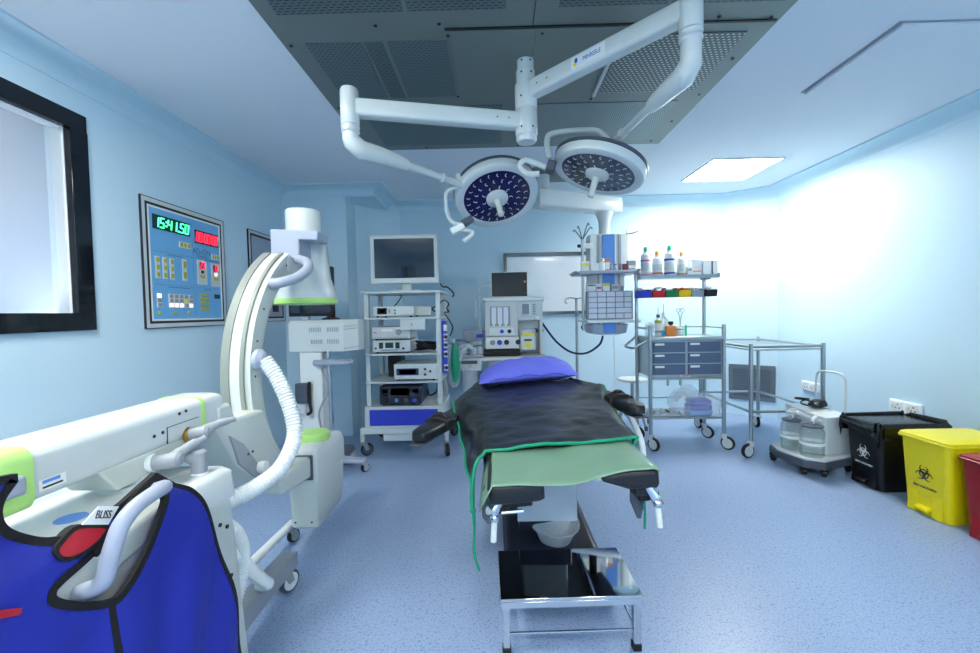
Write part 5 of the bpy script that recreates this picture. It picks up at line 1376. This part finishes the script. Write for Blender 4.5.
# ------------------------------------------------------------------ pedal bins
def hazard_mark(X, s, m, parent):
    """three horned crescents, a centre ring, and a line of lettering"""
    mb = MB(); z0, z1 = .0, .0012
    T = lambda u, v, w: X @ V((u, v, w))
    for k in range(3):
        a = R(90 + 120 * k); c = (s * .36 * math.cos(a), s * .36 * math.sin(a))
        o, i_ = [], []
        for q in range(25):
            e = a + PI + R(-152 + 304 * q / 24)
            wv = s * .115 * math.cos(R(-86 + 172 * q / 24))
            o.append((c[0] + s * .34 * math.cos(e), c[1] + s * .34 * math.sin(e)))
            i_.append((c[0] + (s * .34 - wv - .0006) * math.cos(e), c[1] + (s * .34 - wv - .0006) * math.sin(e)))
        rings = [[T(*o[q], z0), T(*i_[q], z0), T(*i_[q], z1), T(*o[q], z1)] for q in range(25)]
        mb.loft(rings)
    ring = [(math.cos(2 * PI * q / 28), math.sin(2 * PI * q / 28)) for q in range(28)]
    mb.loft([[T(c * s * r, v * s * r, w) for r, w in ((.30, z0), (.37, z0), (.37, z1), (.30, z1))] for c, v in ring], loop=True)
    o = obj('hazard_symbol', mb, m, parent, ang=0, world=True)
    text('hazard_lettering', 'BIO HAZARD', s * .24, m, X @ M.Translation((0, -s * 1.08, 0)), parent, squash=1.25)

def pedal_bin(name, label, yc, w, d, h, mbody, mlid, mmark, xf, bag=False, rz=0.0):
    """front faces -x; xf the front face at the floor"""
    t = thing(name, label, 'waste bin', (xf + d / 2, yc, 0), rz)
    O = lambda n, mb, m, p=None, **k: obj(n, mb, m, p or t, **k)
    tp = 1.13
    sec = lambda z, f: [V((u, v, z)) for u, v in rrect(d * f, w * f, .03, 4)]
    # body with the pedal recess cut in the front
    mb = MB()
    rw, rh = w * .36, h * .23
    O('body', mb.loft([sec(.0, .985), sec(.012, 1.0), sec(h * .93, tp)], cap0=True, cap1=False), mbody, ang=40, solid=0)
    fx = -d / 2
    # protruding feet either side of the pedal
    tx = lambda z: fx * (1 + (tp - 1) * z / (h * .93))
    fr = MB()
    fr.loft([[V((tx(z) - .001 - e, y, z)) for y, z in ((-w * .44, .002), (w * .44, .002), (w * .44, h * .26), (-w * .44, h * .26))] for e in (0, .002)])
    O('pedal_recess', MB().loft([[V((tx(z) - e, y, z)) for y, z in ((-rw / 2, .004), (rw / 2, .004), (rw / 2 * .96, rh), (-rw / 2 * .96, rh))] for e in (.0005, .0015)]), mbody if mbody != 'binyellow' else 'binyellow', bev=0)
    for s in (-1, 1):
        q = [(s * rw / 2, .004), (s * (w / 2 - .028), .004), (s * (w / 2 - .028), rh + .02), (s * rw / 2 * .96, rh + .02)]
        O('front_foot', MB().loft([[V((tx(z) - .0005, y, z)) for y, z in q], [V((tx(z) - .014 * (1 - z / (rh + .02)) - .002, y, z)) for y, z in q]]), mbody, bev=.003)
    O('pedal', MB().loft([[V((fx - a, y, b)) for a, b in ((-.01, .035), (.035, .028), (.04, .034), (.036, .045), (-.01, .055))] for y in (-rw * .42, rw * .42)]), mbody, bev=.003)
    L = [(sec(h * .93, tp * 1.0)), sec(h * .93, tp * 1.07), sec(h * .955, tp * 1.08), sec(h * .965, tp * 1.06)]
    O('rim', MB().loft(L), mbody, ang=40)
    lid = O('lid', MB().loft([sec(h * .966, tp * 1.05), sec(h * .985, tp * 1.05), sec(h * 1.0, tp * .98), sec(h * 1.012, tp * .6)]), mlid, ang=40)
    O('hinge', MB().bb((d * tp / 2 - .03, -w * .2, h * .96), (d * tp / 2 + .025, w * .2, h * 1.0)), mlid, bev=.005)
    if mmark:
        zc = h * .52
        o = V((xf + d / 2, yc, 0)); rot = M.Rotation(rz, 4, 'Z')
        nx = tx(zc) - .0025
        sl = (tp - 1) / (h * .93) * (d / 2)
        X = M.Translation(o) @ rot @ frame((nx, .0, zc), (0, -1, 0), (-sl, 0, 1))
        hazard_mark(X, .074, mmark, t)
    if bag:
        # black liner folded over the rim, gathered unevenly
        rnd = random.Random(3)
        ph = [rnd.uniform(0, 6) for _ in range(4)]
        rr = rrect(d * tp * 1.09, w * tp * 1.09, .035, 14)
        n = len(rr)
        rings = []
        for k, (dz, f) in enumerate(((.0, .93), (.022, 1.03), (.0, 1.075), (-.04, 1.08), (-.095, 1.06))):
            r_ = []
            for i, (u, v) in enumerate(rr):
                a = 2 * PI * i / n
                wob = 1 + (.016 * math.sin(13 * a + ph[0] + k) + .012 * math.sin(29 * a + ph[1] - k)) * (k > 0)
                drop = dz * (1 + .4 * math.sin(5 * a + ph[2]) + .25 * math.sin(11 * a + ph[3]))
                r_.append(V((u * f * wob, v * f * wob, h * .985 + drop)))
            rings.append(r_)
        O('bin_liner', MB().loft(rings, cap0=False, cap1=False), 'bag', ang=60, solid=.002)
    return t
pedal_bin('waste_bin', 'black pedal bin with folded black liner and white hazard symbol', 2.855, .245, .36, .445, 'binblack', 'bag', 'label', 2.50, bag=True)
pedal_bin('waste_bin', 'yellow pedal bin with black hazard symbol between black and red bins', 2.435, .25, .37, .465, 'binyellow', 'yellow', 'ink', 2.485)
pedal_bin('waste_bin', 'dark red lidded bin cut by the right edge of the photo', 2.10, .26, .38, .43, 'binred', 'binred', None, 2.49)
# ------------------------------------------------------------------ operating table
def operating_table():
    t = thing('operating_table', 'black padded operating table tilted slightly, draped with black and green sheets', 'operating table', (.22, 2.1, 0))
    O = lambda n, mb, m, p=None, **k: obj(n, mb, m, p or t, world=True, **k)
    TILT = R(-4.3)
    T = M.Translation((.22, 0, .745)) @ M.Rotation(TILT, 4, 'Y')
    Tz = lambda x: .745 + (x - .22) * math.tan(-TILT)
    def tr(mb):
        for v in mb.bm.verts: v.co = T @ v.co
        return mb
    def pad(n, x0, x1, y0, y1, z0, z1, m='vinyl', r=.02, par=None):
        mb = MB()
        sec = lambda z, g: [V(((x0 + x1) / 2 + u, (y0 + y1) / 2 + v, z)) for u, v in rrect(x1 - x0 - g, y1 - y0 - g, r, 4)]
        mb.loft([sec(z0, .012), sec(z0 + .006, .0), sec(z1 - .012, .0), sec(z1 - .003, .010), sec(z1, .03)])
        return O(n, tr(mb), m, par, ang=60)
    # base and column
    mb = MB(); b = [(.02, 1.90), (.47, 1.90), (.47, 2.95), (.02, 2.95)]
    mb.loft([[V((x, y, .03)) for x, y in b], [V((x, y, .10)) for x, y in b], [V((.245 + (x - .245) * .9, 2.42 + (y - 2.42) * .93, .125)) for x, y in b]])
    O('base', mb, 'navy', bev=.008)
    for x in (.07, .43):
        for y in (1.96, 2.88): O('base_wheel', MB().cyl((x - .012, y, .03), (x + .012, y, .03), .03, n=16), 'rubber', ang=40)
    O('column', MB().bb((.10, 2.05, .12), (.36, 2.40, .46)), 'navy', bev=.01)
    O('column_sleeve', MB().bb((.12, 2.07, .46), (.34, 2.38, .64)), 'steel', bev=.006)
    # frame
    mb = MB()
    for x in (-.235, .20): mb.bb((x, 1.26, -.115), (x + .035, 2.80, -.075))
    mb.bb((-.235, 1.9, -.115), (.235, 2.5, -.07))
    O('top_frame', tr(mb), 'black', bev=.004)
    for s in (-1, 1): O('side_rail', tr(MB().bb((s * .262 - .006, 1.62, -.10), (s * .262 + .006, 2.7, -.07))), 'chrome', bev=.003)
    # pads
    pad('leg_pad', -.255, -.088, 1.195, 1.50, -.058, .0)
    mb = MB()
    y0, y1 = 1.225, 1.50
    ring = lambda y, g: [V((x, y, z)) for x, z in ((.085, -.004 - g), (.10, -.001 - g), (.245 - g, -.001 - g), (.257 - g, -.012), (.257 - g, -.058), (.245 - g, -.066 + g), (.17, -.064 + g), (.085, -.030))]
    mb.loft([ring(y0, .012), ring(y0 + .012, 0), ring(y1, 0)])
    O('leg_pad', tr(mb), 'vinyl', bev=.008)
    pad('seat_pad', -.255, .255, 1.51, 1.98, -.058, .0)
    pad('back_pad', -.255, .255, 1.985, 2.62, -.058, .0)
    pad('head_pad', -.16, .16, 2.63, 2.98, -.05, .01)
    for x, w_ in ((-.175, .05), (.205, .022)): O('leg_bracket', tr(MB().bb((x - w_, 1.245, -.092), (x + w_, 1.52, -.060))), 'black', bev=.004)
    O('front_bar', MB().cyl(T @ V((-.22, 1.235, -.098)), T @ V((-.155, 1.235, -.098)), .006, n=8), 'chrome')
    O('hanging_plate', MB().bb((.069, 1.545, .445), (.292, 1.55, .69)), 'clearb', bev=.002)
    # leg clamps on each side
    for s in (-1, 1):
        c = T @ V((s * .245, 1.25, -.085))
        cl = O('rail_clamp', MB().tube([c + V((-s * .02, 0, .02)), c + V((0, -.01, -.01)), c + V((s * .012, -.02, .0))], [.016, .02, .014], 12), 'chrome')
        e = c + V((-s * .004 if s < 0 else .0, -.02, -.025))
        O('clamp_joint', MB().sph(e, .014, 12), 'chrome', cl)
        O('clamp_handle', MB().cyl(e + V((0, 0, -.008)), e + V((s * .004, -.005, -.068)), .009, n=12), 'device', cl, ang=40)
    a = T @ V((.235, 1.30, -.06))
    O('strap', MB().loft([[a + V((u, w, dz)) for u, w in ((-.05, -.01), (-.005, -.01), (-.005, .0), (-.05, .0))] if k < 2 else [a + V((u, w, dz)) for u, w in ((-.028, -.01), (-.016, -.01), (-.016, .0), (-.028, .0))] for k, dz in enumerate((-.01, -.07, -.125))]), 'dgrey', bev=.003)
    O('tag', MB().loft([[a + V((.018, -.02, -.02)), a + V((.026, -.02, -.015)), a + V((.026, -.01, -.015)), a + V((.018, -.01, -.02))], [a + V((.036, -.03, -.075)), a + V((.046, -.03, -.07)), a + V((.046, -.02, -.07)), a + V((.036, -.02, -.075))]]), 'red')
    O('tie', MB().tube([a + V((-.012, -.02, -.06)), a + V((-.012, -.03, -.10)), a + V((-.013, -.03, -.145))], .004, 6), 'greentrim')
    c = T @ V((-.25, 1.30, -.06))
    O('strap', MB().loft([[c + V((u * f, w, dz)) for u, w in ((-.03, -.02), (.02, -.02), (.02, .02), (-.03, .02))] for f, dz in ((.7, .02), (1, -.03), (.9, -.075), (.4, -.095))]), 'dgrey', bev=.006)
    # arm boards folded along the sides
    for s, rt, tp in ((-1, (-.17, 2.40, .672), (-.355, 1.835, .682)), (1, (.545, 2.42, .755), (.650, 1.90, .772))):
        A, B = V(rt), V(tp); d = (B - A).normalized(); n = V((d.y, -d.x, 0)).normalized(); u = V((0, 0, 1))
        sec = lambda c, w, h: [c + n * p + u * q for p, q in rrect(w, h, h * .35, 4)]
        L = (B - A).length
        bd = O('arm_board', MB().loft([sec(A, .12, .045), sec(A + d * .1, .125, .055), sec(A + d * (L * .55), .115, .055), sec(B - d * .10, .105, .055), sec(B - d * .03, .085, .052), sec(B, .05, .04)]), 'vinyl', ang=60)
        q = A + d * (L * .62)
        O('wrist_strap', MB().loft([[q + d * v + n * w_ + u * z for w_, z in ((-.062, -.01), (-.062, .032), (-.02, .048), (.02, .048), (.062, .032), (.062, -.01), (.05, -.02), (-.05, -.02))] for v in (-.035, .035)]), 'rubber', bd, bev=.006)
        O('strap_loop', MB().tube([q + n * -.03 + u * .035, q + n * -.01 + u * .052 - d * .01, q + n * .02 + u * .05, q + n * .04 + u * .03], .011, 8, sub=4), 'rubber', bd)
        O('board_plate', MB().loft([[p + w for p in (B - d * .10 + n * .03, B + d * .02 + n * .03 * s * -1, B + d * .02 - n * .03 * s * -1, B - d * .10 - n * .03)] for w in (u * -.034, u * -.029)]), 'dgrey', bd)
        O('board_arm', MB().bb((A.x - .02, A.y - .02, .60), (A.x + .02, A.y + .02, A.z - .02)), 'black', bd, bev=.004)
    O('rail_hoop', MB().tube([(.60, 2.36, .76), (.632, 2.26, .742), (.672, 2.14, .69), (.70, 2.05, .60), (.705, 2.03, .50), (.66, 2.04, .42), (.49, 2.06, .40), (.34, 2.1, .40)], .0145, 10, sub=5), 'white')
    # ---- sage green sheet over the leg section
    g = thing('patient_sheet', 'sage green sheet over the foot end of the operating table', 'sheet', (.22, 1.4, .75))
    G = lambda n, mb, m, p=None, **k: obj(n, mb, m, p or g, world=True, **k)
    def gs(a, b):
        x = -.264 + .520 * a
        yf = 1.192 + .03 * max(0, (x + .02) / .27) + .008 * math.sin(14 * x)
        y = yf + (1.62 - yf) * b
        mid = math.exp(-((x - .0) / .07) ** 2) * max(0, 1 - b / .7)
        z = .006 - .012 * max(0, b - .55) / .45 - .020 * mid + .0025 * math.sin(23 * x + 17 * y) + .002 * math.sin(41 * x - 9 * y)
        ex = 0
        if a < .05:
            k = (.05 - a) / .05; z -= .075 * k * (1 if b < .9 else .5); ex = -.016 * k * (1.2 - b * .3)
        if b < .04: z -= .006 * (.04 - b) / .04
        if a > .96: z -= .012 * (a - .96) / .04
        return T @ V((x + ex, y, z))
    G('cloth', MB().grid(gs, 60, 40), 'greensheet', ang=70, solid=.002)
    h = thing('patient_sheet', 'edge of green sheet showing under the pillow at the table head', 'sheet', (.1, 2.8, .76))
    obj('cloth', MB().grid(lambda a, b: V((-.15 + .62 * a, 2.70 + .28 * b, Tz(-.15 + .62 * a) + .012 + .006 * math.sin(20 * a) - .03 * max(0, .12 - a) / .12 - (.02 if b > .9 else 0))), 30, 12), 'greensheet', h, world=True, solid=.002, ang=70)
    # ---- black rubber drape with green bound edges
    dr = thing('black_drape', 'black rubber drape with green taped edges laid over the operating table', 'drape', (.2, 2.0, .76))
    D = lambda n, mb, m, p=None, **k: obj(n, mb, m, p or dr, world=True, **k)
    def lerp_tab(tab, y):
        for (y0, *a), (y1, *b) in zip(tab[:-1], tab[1:]):
            if y <= y1: 
                f = max(0, (y - y0) / (y1 - y0)); return [p + (q - p) * f for p, q in zip(a, b)]
        return list(tab[-1][1:])
    LH = [(1.40, -.078, .565), (1.60, -.10, .575), (1.95, -.165, .635), (2.20, -.215, .69), (2.36, -.25, .722), (2.55, -.19, .745), (2.76, -.115, .755)]
    RH = [(1.47, .482, .758), (1.70, .528, .730), (2.05, .572, .742), (2.35, .60, .800), (2.55, .54, .79), (2.76, .47, .775)]
    rnd = random.Random(9)
    def drape(a, b):
        y = 1.47 + (2.77 - 1.47) * b
        lx, lz = lerp_tab(LH, y); rx, rz = lerp_tab(RH, y)
        fl = V((lx, y - .07 * (1 - b) ** 3, lz)); fr_ = V((rx, y, rz))
        el, er = -.045, .487
        tz = lambda x: Tz(x) + .014
        blend = max(0, min(1, (y - 1.9) / .35))
        if a < .25:
            k = a / .25
            e = V((el, y, tz(el) - .004))
            p = fl.lerp(e, k)
            bul = math.sin(PI * k)
            p += V((-.012 - .01 * blend, 0, .035 * (1 - blend * .3))) * bul
        elif a > .88:
            k = (1 - a) / .12
            e = V((er, y, tz(er) - .002)); p = fr_.lerp(e, k); p += V((.008, 0, .012)) * math.sin(PI * k)
        else:
            k = (a - .25) / .63
            x = el + (er - el) * k
            p = V((x, y - .012 * math.sin(PI * k) * (1 - b), tz(x) + .004 * math.sin(PI * k)))
        # soft creases
        w = V((p.x * 5, p.y * 5, 1.3)); w2 = V((p.x * 16, p.y * 13, 4.1))
        p.z += .009 * (noise.noise(w) + .35) + .004 * noise.noise(w2) + .008 * math.exp(-((p.x - .02 - .25 * (p.y - 2.0)) / .03) ** 2) * (.3 < b < .8) * .5
        p.x += .004 * math.sin(25 * p.y) * (1 if a < .2 else 0)
        if b < .02: p.z -= .003
        return p
    NU, NV = 72, 64
    D('cloth', MB().grid(drape, NU, NV), 'drape', ang=75, solid=.004)
    up = V((0, 0, .003))
    edge = [drape(i / NU, 0) + up for i in range(NU + 1)]
    D('front_binding', MB().tube(edge, .0065, 8), 'greentrim')
    D('left_binding', MB().tube([drape(0, i / NV * .70) + V((-.002, 0, 0)) for i in range(NV + 1)], .0065, 8), 'greentrim')
    D('right_binding', MB().tube([drape(1, i / NV * .72) + V((.002, 0, 0)) for i in range(NV + 1)], .0065, 8), 'greentrim')
    c = drape(0, 0)
    D('tie_tape', MB().tube([c + V((0, 0, .01)), c + V((.004, -.012, -.06)), c + V((.002, -.02, -.14)), c + V((.018, -.024, -.2))], [.007, .005, .0055, .0045], 6, sub=4), 'greentrim')
    D('tie_knot', MB().sph(c + V((0, -.003, -.006)), .011, 10), 'greentrim')
    # ---- pillow
    pw = thing('pillow', 'periwinkle blue pillow at the head of the operating table', 'pillow', (.21, 2.83, .77))
    def pil(s):
        def f(a, b):
            u, v = 2 * a - 1, 2 * b - 1
            ed = (1 - abs(u) ** 3.2) ** .75 * (1 - abs(v) ** 2.8) ** .75
            x = .315 * u * (1 - .06 * (1 - v * v) * 0 - .05 * (v * v < .0)) * (1 - .05 * (1 - abs(u)) * 0) * (1 + .04 * v * v)
            y = .18 * v * (1 - .10 * math.cos(u * PI / 2) * 0 + .05 * u * u) + .0
            h = (.100 if s > 0 else .048) * ed
            w = .004 * math.sin(13 * u + 5 * v) * ed + .0035 * math.sin(7 * u - 15 * v) * ed
            X = .205 + x; return V((X, 2.83 + y, Tz(X) + .070 + s * h + w - .018 * u * u * (1 if v < 0 else .3) * 1.0))
        return f
    mb = MB(); mb.grid(pil(1), 40, 26); mb.grid(pil(-1), 40, 26)
    obj('cover', mb, 'pillow', pw, world=True, ang=80)
    q = pil(1)
    obj('hem_seam', MB().tube([q(.12 + .76 * i / 24, .012) + V((0, -.003, -.004 + .006 * math.sin(i * .7))) for i in range(25)], .0028, 6), 'inkblue', pw, world=True)

operating_table()

def foot_stool():
    t = thing('foot_stool', 'low step stool with mirror polished steel top at the foot of the table', 'step stool', (.25, 1.615, 0), R(1.6))
    O = lambda n, mb, m, p=None, **k: obj(n, mb, m, p or t, **k)
    w, d = .255, .153
    O('top_plate', MB().bb((-w, -d, .198), (w, d, .211)), 'mirror', bev=.002)
    for y in (-d + .003, d - .003): O('apron_rail', MB().bb((-w + .001, y - .003, .176), (w - .001, y + .003, .198)), 'chrome', bev=.001)
    for x in (-w + .003, w - .003): O('apron_rail', MB().bb((x - .003, -d + .007, .176), (x + .003, d - .007, .198)), 'chrome', bev=.001)
    for x in (-w + .02, w - .02):
        for y in (-d + .02, d - .02):
            l = O('leg', MB().bb((x - .0125, y - .0125, .02), (x + .0125, y + .0125, .197)), 'chrome', bev=.002)
            O('foot_cap', MB().bb((x - .0155, y - .0155, .0), (x + .0155, y + .0155, .026)), 'rubber', l, bev=.002)
    for y in (-d + .02, d - .02): O('stretcher', MB().cyl((-w + .03, y, .072), (w - .03, y, .072), .005, n=10), 'chrome')
    for x in (-w + .02, w - .02): O('stretcher', MB().cyl((x, -d + .03, .072), (x, d - .03, .072), .005, n=10), 'chrome')
foot_stool()

def kidney_dish():
    t = thing('kidney_dish', 'translucent plastic kidney dish on the table base behind the step stool', 'kidney dish', (.275, 1.985, .131), R(25))
    t.rotation_euler = (R(8), 0, R(25))
    def sec(z, f, e=0):
        o = []
        for i in range(40):
            a = 2 * PI * i / 40
            u, v = .115 * math.cos(a), .075 * math.sin(a)
            v += .030 * (1 - (u / .115) ** 2) * (-1.15 if v > 0 else .0) * (1 if v > 0 else 0) + .028 * (u / .115) ** 2
            o.append(V((u * f * (1 + e), (v - .01) * f + 0, z)))
        return o
    mb = MB(); mb.loft([sec(.001, .62), sec(.004, .70), sec(.075, .98), sec(.078, 1.06), sec(.074, 1.07)], cap1=False)
    obj('bowl', mb, 'clearb', t, ang=50, solid=.0015)
kidney_dish()
# ------------------------------------------------------------------ light and exposure
def world():
    w = bpy.data.worlds.new('world'); SC.world = w
    w.use_nodes = True
    w.node_tree.nodes['Background'].inputs['Color'].default_value = (0.6, 0.75, 1, 1)
    w.node_tree.nodes['Background'].inputs['Strength'].default_value = 0.05
world()
SC.view_settings.view_transform = 'Standard'
SC.view_settings.look = 'None'
SC.view_settings.gamma = 1.0
SC.view_settings.use_curve_mapping = False
SC.view_settings.exposure = 0.92
SC.cycles.use_denoising = True
SC.cycles.max_bounces = 10
SC.cycles.diffuse_bounces = 6
SC.cycles.transparent_max_bounces = 16
